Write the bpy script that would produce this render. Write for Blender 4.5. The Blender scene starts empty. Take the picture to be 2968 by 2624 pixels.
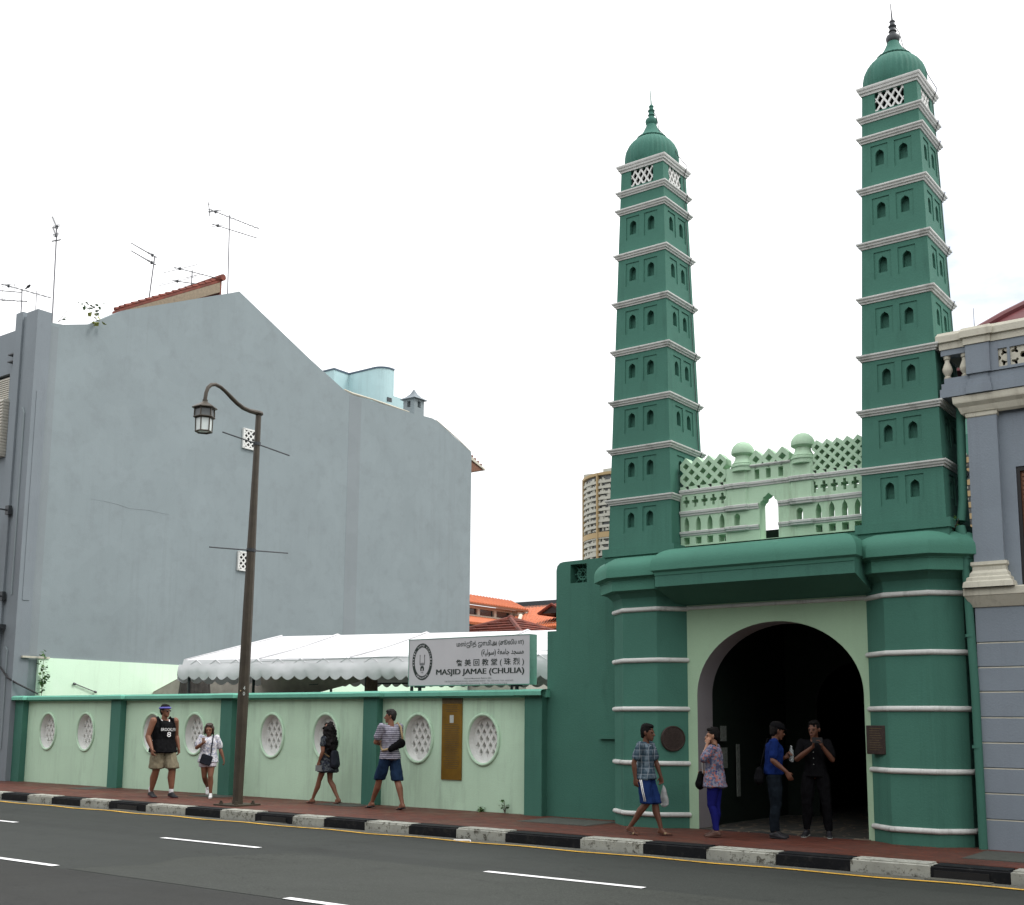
import bpy, bmesh, math, random
from mathutils import Vector, Matrix, noise
random.seed(7)
PI = math.pi
C = bpy.context.scene.collection
sc = bpy.context.scene

# ---------------------------------------------------------------- materials
def newmat(name):
    m = bpy.data.materials.new(name); m.use_nodes = True
    nt = m.node_tree; nt.nodes.clear()
    out = nt.nodes.new('ShaderNodeOutputMaterial'); b = nt.nodes.new('ShaderNodeBsdfPrincipled')
    nt.links.new(b.outputs[0], out.inputs[0])
    return m, nt, b
def N(nt, t, **k):
    n = nt.nodes.new('ShaderNode' + t)
    for a, v in k.items():
        if a in n.inputs: n.inputs[a].default_value = v
        else: setattr(n, a, v)
    return n
def coords(nt, scale=(1, 1, 1), src='Object'):
    tc = nt.nodes.new('ShaderNodeTexCoord'); mp = nt.nodes.new('ShaderNodeMapping')
    mp.inputs['Scale'].default_value = scale
    nt.links.new(tc.outputs[src], mp.inputs['Vector']); return mp.outputs[0]
def mixc(nt, fac, a, b):
    n = nt.nodes.new('ShaderNodeMix'); n.data_type = 'RGBA'
    for s, v in ((n.inputs[0], fac), (n.inputs[6], a), (n.inputs[7], b)):
        if hasattr(v, 'links'): nt.links.new(v, s)
        elif isinstance(v, (tuple, list)): s.default_value = (*v[:3], 1)
        else: s.default_value = v
    return n.outputs[2]
def ramp(nt, src, p0, p1, a=0., b=1.):
    n = nt.nodes.new('ShaderNodeMapRange'); n.clamp = True
    n.inputs[1].default_value = p0; n.inputs[2].default_value = p1; n.inputs[3].default_value = a; n.inputs[4].default_value = b
    nt.links.new(src, n.inputs[0]); return n.outputs[0]
def noise_(nt, scale, detail=4, rough=.6, vec=None, stretch=(1, 1, 1)):
    n = nt.nodes.new('ShaderNodeTexNoise'); n.inputs['Scale'].default_value = scale
    n.inputs['Detail'].default_value = detail; n.inputs['Roughness'].default_value = rough
    nt.links.new(vec if vec else coords(nt, stretch), n.inputs['Vector']); return n.outputs['Fac']
def bump(nt, b, h, strength=.3, dist=.01):
    n = nt.nodes.new('ShaderNodeBump'); n.inputs['Strength'].default_value = strength; n.inputs['Distance'].default_value = dist
    nt.links.new(h, n.inputs['Height']); nt.links.new(n.outputs[0], b.inputs['Normal'])
def sc_(c, f): return tuple(min(1, x * f) for x in c)
def stucco(name, col, var=.12, stain=None, stain_amt=.35, streak=True, rough=.75, bumpd=.012, fine=55, stain_p=(.56, .75), drip=.45):
    m, nt, b = newmat(name)
    big = noise_(nt, .7, 5, .62)
    c = mixc(nt, ramp(nt, big, .3, .7), sc_(col, 1 - var), sc_(col, 1 + var))
    f = noise_(nt, fine, 3, .7)
    c = mixc(nt, ramp(nt, f, .3, .7, 0, .22), c, sc_(col, .72))
    if stain:
        s = noise_(nt, 1.6, 6, .72, stretch=(2.2, 2.2, .35) if streak else (1, 1, 1))
        c = mixc(nt, ramp(nt, s, stain_p[0], stain_p[1], 0, stain_amt), c, stain)
    if drip:
        dr = noise_(nt, 1.0, 6, .75, stretch=(4.5, 4.5, .16)); pt = noise_(nt, .33, 3, .5)
        mk = nt.nodes.new('ShaderNodeMath'); mk.operation = 'MULTIPLY'; nt.links.new(ramp(nt, dr, .50, .72), mk.inputs[0]); nt.links.new(ramp(nt, pt, .42, .6, 0, drip), mk.inputs[1])
        c = mixc(nt, mk.outputs[0], c, stain or sc_(col, .6))
        pa = noise_(nt, .9, 2, .4, stretch=(1, 1, 1)); c = mixc(nt, ramp(nt, pa, .56, .575, 0, .10), c, sc_(col, 1.25))
    nt.links.new(c, b.inputs['Base Color']); b.inputs['Roughness'].default_value = rough
    b.inputs['Specular IOR Level'].default_value = .25
    bump(nt, b, noise_(nt, 38, 5, .65), .35, bumpd)
    return m
def plain(name, col, rough=.6, metal=0, var=.1, nscale=14, spec=.4, bumpd=0, trans=0):
    m, nt, b = newmat(name)
    n = noise_(nt, nscale, 4, .6)
    nt.links.new(mixc(nt, ramp(nt, n, .3, .7), sc_(col, 1 - var), sc_(col, 1 + var)), b.inputs['Base Color'])
    b.inputs['Roughness'].default_value = rough; b.inputs['Metallic'].default_value = metal
    b.inputs['Specular IOR Level'].default_value = spec
    if trans: b.inputs['Transmission Weight'].default_value = trans
    if bumpd: bump(nt, b, noise_(nt, nscale * 2.5, 4, .6), .4, bumpd)
    return m
M = {}
M['green'] = stucco('green_paint', (.054, .165, .124), .09, (.030, .095, .072), .5)
M['green_roof'] = stucco('green_paint_canopy', (.066, .205, .15), .08, (.035, .12, .08), .4)
M['green_dome'] = stucco('green_paint_dome', (.050, .16, .124), .10, (.02, .07, .05), .5)
M['mint'] = stucco('mint_paint', (.50, .69, .515), .06, (.26, .36, .27), .5, stain_p=(.54, .76), drip=.6)
M['mint_lit'] = stucco('lit_mint_paint', (.70, .92, .71), .04, (.40, .52, .38), .25)  # daylight from the open top is put into this mint colour
M['mint_screen'] = stucco('screen_mint_paint', (.43, .61, .44), .08, (.20, .25, .16), .6)
M['arch_face'] = stucco('arch_face_paint', (.37, .53, .36), .06, (.28, .36, .26), .3)
M['coping'] = stucco('wall_teal_paint', (.14, .40, .30), .08, (.07, .22, .15), .4)
M['white_trim'] = stucco('white_trim_paint', (.60, .61, .585), .10, (.12, .12, .105), .6, stain_p=(.54, .72))
M['white_screen'] = stucco('white_grille_paint', (.70, .71, .685), .05, (.3, .29, .28), .4)
M['grey_wall'] = stucco('grey_blue_paint', (.232, .276, .288), .05, (.175, .20, .21), .6, streak=False, stain_p=(.5, .8))
M['grey_front'] = stucco('grey_lilac_paint', (.195, .225, .245), .06, (.15, .16, .18), .5)
M['shop'] = stucco('grey_violet_paint', (.215, .252, .29), .06, (.15, .16, .19), .45)
M['cream'] = stucco('cream_trim_paint', (.55, .53, .44), .08, (.20, .18, .13), .6, stain_p=(.53, .72))
M['reveal'] = stucco('arch_reveal_paint', (.29, .27, .28), .06)
M['shade_green'] = stucco('shade_green_paint', (.010, .018, .013), .1)  # near-black green; the shade of enclosed spaces is put into the colour
M['grey_strip'] = stucco('grey_strip_paint', (.215, .247, .26), .06, (.19, .215, .22), .5)
M['blue'] = stucco('pale_blue_paint', (.42, .60, .62), .05, streak=False)
M['far_wall'] = stucco('far_cream_wall', (.36, .36, .31), .1)
M['brown_roll_light'] = plain('brown_curtain', (.15, .10, .075), .8, var=.4, nscale=8, bumpd=.02); M['tan_board'] = plain('tan_board', (.24, .19, .13), .7, var=.2)
M['white_fabric'] = plain('white_fabric', (.66, .66, .67), .6, var=.04, nscale=3, bumpd=.01)
M['brown_fabric'] = plain('brown_tarp', (.36, .32, .285), .8, var=.15, nscale=4, bumpd=.01)
M['brown_roll'] = plain('brown_roll', (.05, .045, .04), .8, var=.4, nscale=8, bumpd=.02)
M['pole'] = plain('bronze_pole_paint', (.045, .036, .024), .5, var=.25, nscale=5, spec=.4, bumpd=.003)
M['steel'] = plain('dark_steel', (.05, .055, .06), .45, .5)
M['alu'] = plain('aerial_metal', (.13, .13, .14), .4, .5)
M['black'] = plain('black_paint', (.012, .012, .013), .5)
M['dark_glass'] = plain('dark_glass', (.02, .025, .03), .15, spec=.6)
M['frost'] = plain('frosted_glass', (.62, .68, .66), .3, var=.04)
M['dark_frost'] = plain('smoked_glass', (.10, .11, .11), .4); M['dark_rim'] = plain('dark_rim', (.06, .10, .14), .6)
M['gold'] = plain('brass_sheet', (.21, .115, .014), .42, .35, var=.3, nscale=2.5)
M['gold_dark'] = plain('brass_sheet_top', (.10, .07, .03), .5, .2, var=.3)
M['bronze'] = plain('bronze', (.040, .026, .021), .5, .3, var=.35, nscale=30, bumpd=.006)
M['sign'] = plain('sign_face', (.50, .505, .52), .35, var=.04, nscale=2)
M['sign_side'] = plain('sign_side', (.12, .28, .22), .5)
M['ink'] = plain('sign_ink', (.018, .03, .025), .5)
M['ink_soft'] = plain('sign_ink_grey', (.16, .17, .17), .5)
M['white'] = plain('white_letters', (.8, .8, .8), .5)
M['wood'] = plain('brown_wood', (.16, .065, .03), .5, var=.3)
M['louvre'] = plain('louvre_cream', (.50, .48, .42), .6)
M['red_sign'] = plain('red_sign', (.16, .015, .03), .4)
M['leaf'] = plain('leaf', (.05, .12, .025), .5, var=.4, nscale=20)
M['leaf_y'] = plain('leaf_yellow', (.20, .22, .04), .5, var=.3, nscale=20)
M['stem'] = plain('stem', (.07, .05, .035), .7)
M['paper'] = plain('paper', (.42, .46, .43), .6); M['dim_paper'] = plain('shaded_paper', (.17, .19, .17), .7, var=.4, nscale=30)  # second one is white paper darkened to imitate the archway shade
M['maroon'] = plain('maroon_paint', (.11, .020, .024), .55, var=.15, nscale=3)
M['cable'] = plain('cable_black', (.02, .02, .022), .6)
M['yellow_band'] = plain('yellow_ochre', (.30, .22, .11), .7)
M['far_win'] = plain('far_window', (.06, .065, .065), .3, var=.6, nscale=.35)
M['slab'] = plain('grey_slab', (.062, .066, .056), .8, var=.2, nscale=9, bumpd=.004)

def tile_mat(name, col, dark):
    m, nt, b = newmat(name)
    n = noise_(nt, 3, 5, .7)
    c = mixc(nt, ramp(nt, n, .35, .7), col, dark)
    nt.links.new(c, b.inputs['Base Color']); b.inputs['Roughness'].default_value = .8
    bump(nt, b, noise_(nt, 30, 3), .4, .01)
    return m
M['orange_tile'] = tile_mat('orange_tile', (.50, .14, .05), (.38, .09, .03))
M['red_tile'] = tile_mat('red_tile', (.21, .048, .028), (.08, .025, .018))
M['brown_tile'] = tile_mat('brown_tile', (.24, .10, .065), (.14, .07, .05))

def asphalt(name, col, sc1=1.):
    m, nt, b = newmat(name)
    big = noise_(nt, .35, 5, .6); spk = noise_(nt, 46 if sc1 == 1. else 34, 3, .85); spk2 = noise_(nt, 75, 3, .8)
    c = mixc(nt, ramp(nt, big, .3, .7), sc_(col, .86), sc_(col, 1.14))
    c = mixc(nt, ramp(nt, spk, .47, .64, 0, .62), c, sc_(col, 2.6))
    c = mixc(nt, ramp(nt, spk2, .48, .66, 0, .6), c, sc_(col, .45))
    st = noise_(nt, .5, 6, .7, stretch=(.12, 2.4, 1))
    c = mixc(nt, ramp(nt, st, .48, .70, 0, .5), c, sc_(col, .60))
    oil = noise_(nt, 1.1, 5, .7); c = mixc(nt, ramp(nt, oil, .60, .75, 0, .5), c, sc_(col, .5))
    vo = nt.nodes.new('ShaderNodeTexVoronoi'); vo.feature = 'DISTANCE_TO_EDGE'; vo.inputs['Scale'].default_value = .35
    wv = coords(nt, (1, 1.6, 1)); ad = nt.nodes.new('ShaderNodeVectorMath'); ad.operation = 'ADD'
    nn_ = nt.nodes.new('ShaderNodeTexNoise'); nn_.inputs['Scale'].default_value = 2.2; nn_.inputs['Detail'].default_value = 6; nt.links.new(wv, nn_.inputs['Vector'])
    nt.links.new(wv, ad.inputs[0]); nt.links.new(nn_.outputs['Color'], ad.inputs[1]); nt.links.new(ad.outputs[0], vo.inputs['Vector'])
    c = mixc(nt, ramp(nt, vo.outputs['Distance'], .002, .007, .55, 0), c, sc_(col, .35))
    nt.links.new(c, b.inputs['Base Color'])
    r = ramp(nt, big, .3, .7, .62, .85); nt.links.new(r, b.inputs['Roughness'])
    b.inputs['Specular IOR Level'].default_value = .3
    bump(nt, b, spk, .5, .006)
    return m
M['asphalt'] = asphalt('asphalt', (.0215, .0245, .0215))
M['asphalt_dark'] = asphalt('asphalt_dark', (.0150, .0155, .0135), 1)
M['asphalt_light'] = asphalt('asphalt_light', (.028, .031, .0262))
M['gutter'] = asphalt('gutter_concrete', (.08, .08, .066))

def paver():
    m, nt, b = newmat('brick_paving')
    v = coords(nt, (1, 1, 1))
    br = nt.nodes.new('ShaderNodeTexBrick'); br.inputs['Scale'].default_value = 1
    br.inputs['Brick Width'].default_value = .2; br.inputs['Row Height'].default_value = .1; br.inputs['Mortar Size'].default_value = .006
    br.inputs['Color1'].default_value = (.128, .036, .021, 1); br.inputs['Color2'].default_value = (.085, .026, .017, 1)
    br.inputs['Mortar'].default_value = (.045, .03, .025, 1)
    nt.links.new(v, br.inputs['Vector'])
    c = mixc(nt, ramp(nt, noise_(nt, .9, 6, .7), .45, .7, 0, .5), br.outputs['Color'], (.06, .035, .028))
    nt.links.new(c, b.inputs['Base Color'])
    rr = ramp(nt, noise_(nt, 1.3, 4, .6), .35, .65, .45, .8); nt.links.new(rr, b.inputs['Roughness'])
    b.inputs['Specular IOR Level'].default_value = .3
    bump(nt, b, br.outputs['Fac'], -.3, .004)
    return m
M['paver'] = paver()
def painted_kerb(name, col, wear):
    m, nt, b = newmat(name)
    n = noise_(nt, 9, 8, .8); n2 = noise_(nt, 3, 4, .6)
    c = mixc(nt, ramp(nt, n2, .3, .7), sc_(col, .8), sc_(col, 1.1))
    c = mixc(nt, ramp(nt, n, .52, .60, 0, .9), c, wear)
    nt.links.new(c, b.inputs['Base Color']); b.inputs['Roughness'].default_value = .7; b.inputs['Specular IOR Level'].default_value = .2
    bump(nt, b, n, .5, .008)
    return m
M['kerb_white'] = painted_kerb('kerb_white_paint', (.37, .375, .33), (.06, .055, .04))
M['kerb_black'] = painted_kerb('kerb_black_paint', (.006, .007, .009), (.02, .02, .02))
M['yellow_line'] = painted_kerb('yellow_line_paint', (.62, .36, .05), (.25, .17, .06))
M['white_line'] = painted_kerb('white_line_paint', (.80, .80, .80), (.55, .55, .54))
def crazy():
    m, nt, b = newmat('crazy_stone_paving')
    vo = nt.nodes.new('ShaderNodeTexVoronoi'); vo.feature = 'DISTANCE_TO_EDGE'; vo.inputs['Scale'].default_value = 3.2
    nt.links.new(coords(nt), vo.inputs['Vector'])
    c = mixc(nt, ramp(nt, vo.outputs['Distance'], .02, .05), (.17, .14, .10), (.035, .038, .036))
    nt.links.new(c, b.inputs['Base Color']); b.inputs['Roughness'].default_value = .6
    return m
M['crazy'] = crazy()

# ---------------------------------------------------------------- builders
def tag(o, label=None, cat=None, group=None, kind=None):
    if label: o['label'] = label
    if cat: o['category'] = cat
    if group: o['group'] = group
    if kind: o['kind'] = kind
    return o
ROOT = {}
def thing(name, label, cat, loc=(0, 0, 0), rotz=0, group=None):
    o = bpy.data.objects.new(name, None); C.objects.link(o)
    o.location = loc; o.rotation_euler = (0, 0, rotz); o.empty_display_size = .2
    ROOT[o.name] = Vector(loc)
    tag(o, label, cat, group); return o
class MB:
    def __init__(s): s.bm = bmesh.new()
    def box(s, x0, x1, y0, y1, z0, z1, xf=None):
        v = [s.bm.verts.new((x, y, z)) for x in (x0, x1) for y in (y0, y1) for z in (z0, z1)]
        for f in ((0, 1, 3, 2), (4, 6, 7, 5), (0, 4, 5, 1), (2, 3, 7, 6), (0, 2, 6, 4), (1, 5, 7, 3)):
            s.bm.faces.new([v[i] for i in f])
        if xf: bmesh.ops.transform(s.bm, matrix=xf, verts=v)
        return v
    def poly(s, pts):
        return s.bm.faces.new([s.bm.verts.new(p) for p in pts])
    def prism(s, pts, off):
        off = Vector(off); a = [s.bm.verts.new(p) for p in pts]; b = [s.bm.verts.new(Vector(p) + off) for p in pts]
        s.bm.faces.new(a); s.bm.faces.new(b[::-1]); n = len(a)
        for i in range(n): s.bm.faces.new((a[i], a[(i + 1) % n], b[(i + 1) % n], b[i]))
    def tube(s, pts, r, n=8, caps=True, closed=False):
        pts = [Vector(p) for p in pts]; m = len(pts); rs = r if isinstance(r, (list, tuple)) else [r] * m
        rings = []; ref = None
        for i, p in enumerate(pts):
            if closed: d = pts[(i + 1) % m] - pts[i - 1]
            else: d = (pts[min(i + 1, m - 1)] - pts[max(i - 1, 0)])
            d = d.normalized() if d.length > 1e-9 else Vector((0, 0, 1))
            if ref is None: ref = Vector((1, 0, 0)) if abs(d.x) < .8 else Vector((0, 1, 0))
            u = ref - d * ref.dot(d)
            if u.length < 1e-4: u = d.orthogonal()
            u.normalize(); ref = u; w = d.cross(u)
            rings.append([s.bm.verts.new(p + (u * math.cos(2 * PI * k / n) + w * math.sin(2 * PI * k / n)) * rs[i]) for k in range(n)])
        for i in range(m if closed else m - 1):
            A = rings[i]; B = rings[(i + 1) % m]
            for k in range(n): s.bm.faces.new((A[k], A[(k + 1) % n], B[(k + 1) % n], B[k]))
        if caps and not closed: s.bm.faces.new(rings[0][::-1]); s.bm.faces.new(rings[-1])
    def lathe(s, cx, cy, prof, n=32, rib=0, amp=0., cap=True):
        rings = []
        for r, z in prof:
            ring = []
            for k in range(n):
                a = 2 * PI * k / n; rr = r * (1 + amp * (abs(math.cos(a * rib / 2)) - .5)) if rib else r
                ring.append(s.bm.verts.new((cx + rr * math.cos(a), cy + rr * math.sin(a), z)))
            rings.append(ring)
        for A, B in zip(rings, rings[1:]):
            for k in range(n): s.bm.faces.new((A[k], A[(k + 1) % n], B[(k + 1) % n], B[k]))
        if cap: s.bm.faces.new(rings[0][::-1]); s.bm.faces.new(rings[-1])
    def sweep(s, path, prof, closed=False, close_prof=False):
        """path: plan (x,y) list; prof: (outward offset, z). outward = right-hand side of travel"""
        P = [Vector(p) for p in path]; n = len(P); norms = []
        for i in range(n):
            def nrm(a, b):
                d = (b - a).normalized(); return Vector((d.y, -d.x))
            if closed: n1 = nrm(P[i - 1], P[i]); n2 = nrm(P[i], P[(i + 1) % n])
            else:
                n1 = nrm(P[i - 1], P[i]) if i > 0 else None; n2 = nrm(P[i], P[i + 1]) if i < n - 1 else None
                n1 = n1 or n2; n2 = n2 or n1
            h = (n1 + n2).normalized(); norms.append(h / max(.3, h.dot(n1)))
        cols = [[s.bm.verts.new((P[i].x + norms[i].x * o, P[i].y + norms[i].y * o, z)) for o, z in prof] for i in range(n)]
        m = len(prof)
        for i in range(n if closed else n - 1):
            A = cols[i]; B = cols[(i + 1) % n]
            for j in range(m if close_prof else m - 1):
                s.bm.faces.new((A[j], B[j], B[(j + 1) % m], A[(j + 1) % m]))
        if not closed and close_prof:
            s.bm.faces.new(cols[0]); s.bm.faces.new(cols[-1][::-1])
    def ell(s, c, r, n=10):
        ret = bmesh.ops.create_uvsphere(s.bm, u_segments=n, v_segments=max(5, n * 2 // 3), radius=1)
        r = r if isinstance(r, (tuple, list)) else (r, r, r)
        bmesh.ops.transform(s.bm, matrix=Matrix.Translation(c) @ Matrix.Diagonal((*r, 1)), verts=ret['verts'])
        return ret['verts']
    def hull(s, *ells, n=10):
        """convex hull of ellipsoids (centre, radius)"""
        t = bmesh.new()
        for c, r in ells:
            ret = bmesh.ops.create_uvsphere(t, u_segments=n, v_segments=max(5, n * 2 // 3), radius=1)
            r = r if isinstance(r, (tuple, list)) else (r, r, r)
            bmesh.ops.transform(t, matrix=Matrix.Translation(c) @ Matrix.Diagonal((*r, 1)), verts=ret['verts'])
        bmesh.ops.delete(t, geom=t.faces[:], context='FACES_KEEP_BOUNDARY') if False else None
        vs = [v.co.copy() for v in t.verts]; t.free()
        t = bmesh.new(); nv = [t.verts.new(p) for p in vs]
        bmesh.ops.convex_hull(t, input=nv)
        bmesh.ops.delete(t, geom=[v for v in t.verts if not v.link_faces], context='VERTS')
        mp = {v: s.bm.verts.new(v.co) for v in t.verts}
        for f in t.faces:
            try: s.bm.faces.new([mp[v] for v in f.verts])
            except ValueError: pass
        t.free()
    def holed(s, outer, holes, mapf, d0, d1=None, reveal=True):
        """planar face with holes in (u,v); reveal walls from depth d0 to d1"""
        t = bmesh.new(); edges = []
        for lp in [outer] + holes:
            vs = [t.verts.new((p[0], p[1], 0)) for p in lp]
            for i in range(len(vs)): edges.append(t.edges.new((vs[i], vs[(i + 1) % len(vs)])))
        bmesh.ops.triangle_fill(t, edges=edges, use_beauty=True)
        mp = {v: s.bm.verts.new(mapf(v.co.x, v.co.y, d0)) for v in t.verts}
        for f in t.faces: s.bm.faces.new([mp[v] for v in f.verts])
        t.free()
        if reveal and d1 is not None:
            for lp in holes: s.tunnel(lp, mapf, d0, d1)
    def tunnel(s, lp, mapf, d0, d1):
        a = [s.bm.verts.new(mapf(u, v, d0)) for u, v in lp]; b = [s.bm.verts.new(mapf(u, v, d1)) for u, v in lp]
        n = len(lp)
        for i in range(n): s.bm.faces.new((a[i], a[(i + 1) % n], b[(i + 1) % n], b[i]))
        return b
    def build(s, name, m, parent=None, smooth=False, origin=None, bevel=0, recalc=True, keep=False):
        bm = s.bm
        if recalc: bmesh.ops.recalc_face_normals(bm, faces=bm.faces[:])
        me = bpy.data.meshes.new(name)
        if origin is None: origin = Vector((0, 0, 0))
        if parent is not None and origin is not False:
            p = parent; origin = Vector((0, 0, 0))
            while p is not None:
                origin = origin + p.location; p = p.parent
        if origin and Vector(origin).length > 0:
            bmesh.ops.translate(bm, vec=-Vector(origin), verts=bm.verts[:])
        bm.to_mesh(me); bm.free()
        mats = m if isinstance(m, (list, tuple)) else [m]
        for mm in mats: me.materials.append(M[mm] if isinstance(mm, str) else mm)
        if smooth:
            me.polygons.foreach_set('use_smooth', [True] * len(me.polygons))
        o = bpy.data.objects.new(name, me); C.objects.link(o)
        if parent is not None: o.parent = parent
        elif origin: o.location = origin
        if smooth == 'auto':
            me.set_sharp_from_angle(angle=math.radians(35))
        if bevel:
            bv = o.modifiers.new('bevel', 'BEVEL'); bv.width = bevel; bv.segments = 2; bv.limit_method = 'ANGLE'
        return o
def solo(mb, name, m, label, cat, origin=(0, 0, 0), group=None, kind=None, **k):
    o = mb.build(name, m, None, origin=origin, **k); return tag(o, label, cat, group, kind)
def struct(mb, name, m, label=None, **k):
    o = mb.build(name, m, **k); o['kind'] = 'structure'
    if label: o['label'] = label
    return o
def text_into(mb, body, x0, x1, zc, h, mapf, bold=0., cap=None, thick=0.):
    if thick:
        for i_ in (-1, 1): text_into(mb, body, x0 + i_ * thick, x1 + i_ * thick, zc, h, (lambda x, z, q=i_: (mapf(x, z)[0], mapf(x, z)[1] - .0004 * q, mapf(x, z)[2])), bold)
    c = bpy.data.curves.new('t', 'FONT'); c.body = body; c.size = 1; c.offset = bold; c.resolution_u = 3
    o = bpy.data.objects.new('t', c); C.objects.link(o); bpy.context.view_layer.update()
    dg = bpy.context.evaluated_depsgraph_get(); me = bpy.data.meshes.new_from_object(o.evaluated_get(dg))
    xs = [v.co.x for v in me.vertices]; ys = [v.co.y for v in me.vertices]
    if xs:
        ax, bx, ay, by = min(xs), max(xs), min(ys), max(ys)
        if x1 is None: x1 = x0 + (bx - ax) * h / (by - ay)
        nv = [mb.bm.verts.new(mapf(x0 + (v.co.x - ax) / (bx - ax) * (x1 - x0), zc + ((v.co.y - ay) / (by - ay) - .5) * h)) for v in me.vertices]
        for p in me.polygons:
            try: mb.bm.faces.new([nv[i] for i in p.vertices])
            except ValueError: pass
    bpy.data.objects.remove(o); bpy.data.curves.remove(c); bpy.data.meshes.remove(me)

def ogee(cx, z0, w, h, n=6):
    """pointed ogee arch outline, counter-clockwise"""
    hw = w / 2; sp = z0 + h * .62
    R = [(hw, z0), (hw, sp), (hw * .96, z0 + h * .74), (hw * .80, z0 + h * .83), (hw * .48, z0 + h * .905), (hw * .18, z0 + h * .945), (0, z0 + h)]
    return [(cx + a, b) for a, b in R] + [(cx - a, b) for a, b in R[-2::-1]]
def rect(x0, x1, z0, z1): return [(x0, z0), (x1, z0), (x1, z1), (x0, z1)]

# ---------------------------------------------------------------- ground, road, pavement
PIX = 2.0
g = MB(); g.poly([(-400, -60, -.20), (300, -60, -.20), (300, 900, -.20), (-400, 900, -.20)]); struct(g, 'ground', 'slab')
def sheet(name, mat, x0, x1, y0, y1, z, label=None):
    s = MB(); s.poly([(x0, y0, z), (x1, y0, z), (x1, y1, z), (x0, y1, z)]); return struct(s, name, mat, label)
sheet('road', 'asphalt', -90, 60, .6, 13.75, -.15)
s = MB(); s.box(-90, 60, -3.5, .6, -.3, 0); struct(s, 'near_pavement', 'paver')
sheet('bus_lane_asphalt', 'asphalt_dark', -90, 60, .6, 7.95, -.146)
s = MB(); pts = [(-12.3, 8.0), (-11.9, 8.8), (-12.2, 9.6), (-11.5, 10.86), (-8.5, 10.86), (-5, 10.86), (60, 10.86), (60, 8.0)]
s.poly([(x, y, -.146) for x, y in pts]); struct(s, 'road_patch', 'asphalt_light')
s = MB(); yy = []
for i in range(0, 301):
    x = -90 + i * .5; yy.append((x, 13.50 + .04 * noise.noise(Vector((x * .7, 3, 0)))))
for (xa, ya), (xb, yb) in zip(yy, yy[1:]): s.poly([(xa, ya, -.145), (xb, yb, -.145), (xb, 13.75, -.145), (xa, 13.75, -.145)])
struct(s, 'gutter', 'gutter')
s = MB()
def ywob(x):
    t = (x / 1.95) % 1.0
    return 13.44 + .095 * (abs(t - .5) * 2 - .5) + .02 * noise.noise(Vector((x, 0, 9)))
for i in range(0, 600):
    xa = -70 + i * .2; xb = xa + .2
    s.poly([(xa, ywob(xa) - .045, -.141), (xb, ywob(xb) - .045, -.141), (xb, ywob(xb) + .045, -.141), (xa, ywob(xa) + .045, -.141)])
struct(s, 'yellow_line', 'yellow_line')
s = MB()
for yc, x0, ph in ((10.93, -14.45, 5.98), (8.05, -15.2, 6.4)):
    for k in range(-10, 9):
        a = x0 + k * ph; b = a + 2.1
        if yc < 9:
            a = {-0: -14.9}.get(k, x0 + k * ph) if k else -14.9
            b = a + 2.3
            if k == 1: a, b = -8.68, -6.5
        s.poly([(a, yc - .055, -.141), (b, yc - .055, -.141), (b, yc + .055, -.141), (a, yc + .055, -.141)])
struct(s, 'lane_line', 'white_line')
# pavement
s = MB(); s.box(-90, 60, 14.14, 17.2, -.15, 0); struct(s, 'pavement', 'paver')
# kerb stones
edges = [-23.78, -22.79, -21.9, -20.9, -19.95, -18.78, -17.62, -16.65, -15.73, -14.8, -14.05, -13.14, -12.2, -11.26, -10.34, -9.05, -8.05, -7.12, -6.17, -5.23, -4.29, -3.43]
e0 = list(edges)
while e0[0] > -60: e0.insert(0, e0[0] - 1.0)
while e0[-1] < 30: e0.append(e0[-1] + .95)
k0 = e0.index(-23.78)
kw = MB(); kb = MB()
inlets = []
for i in range(len(e0) - 1):
    a, b = e0[i], e0[i + 1]; blackk = ((i - k0) % 2 == 0)
    mb = kb if blackk else kw; h = .004 * ((i * 7) % 3 - 1)
    t = MB(); t.box(a + .004, b - .004, 13.80, 14.136, -.15, .0 + h)
    bmesh.ops.bevel(t.bm, geom=[e for e in t.bm.edges if all(v.co.z > -.05 for v in e.verts)], offset=.022, segments=3, affect='EDGES')
    for v in t.bm.verts: v.co.y += .006 * noise.noise(v.co * 1.7)
    mp = {v: mb.bm.verts.new(v.co) for v in t.bm.verts}
    for f in t.bm.faces: mb.bm.faces.new([mp[v] for v in f.verts])
    t.bm.free()
struct(kb, 'kerb_black', 'kerb_black', smooth='auto'); struct(kw, 'kerb_white', 'kerb_white', smooth='auto')
for i, (x, lab) in enumerate(((-19.35, 'dark drain slot in the black kerb stone left of the lamp post'), (-15.25, 'dark drain slot in the black kerb stone below the long haired person'), (-3.95, 'dark drain slot in the black kerb stone at the right edge of the street'))):
    s = MB(); w = .30
    s.box(x - w, x + w, 13.785, 13.83, -.145, -.055); o = s.build('mouth', 'black', None, origin=(x, 13.8, -.15))  # black block stands in for the shaded drain opening
    r = thing('drain_inlet', lab, 'drain inlet', (x, 13.8, -.15), group='drain inlets in the kerb')
    o.parent = r; o.location = (0, 0, 0)
    s = MB(); s.box(x - w - .05, x + w + .05, 13.60, 13.783, -.150, -.137); s.build('apron', 'gutter', r)
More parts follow.
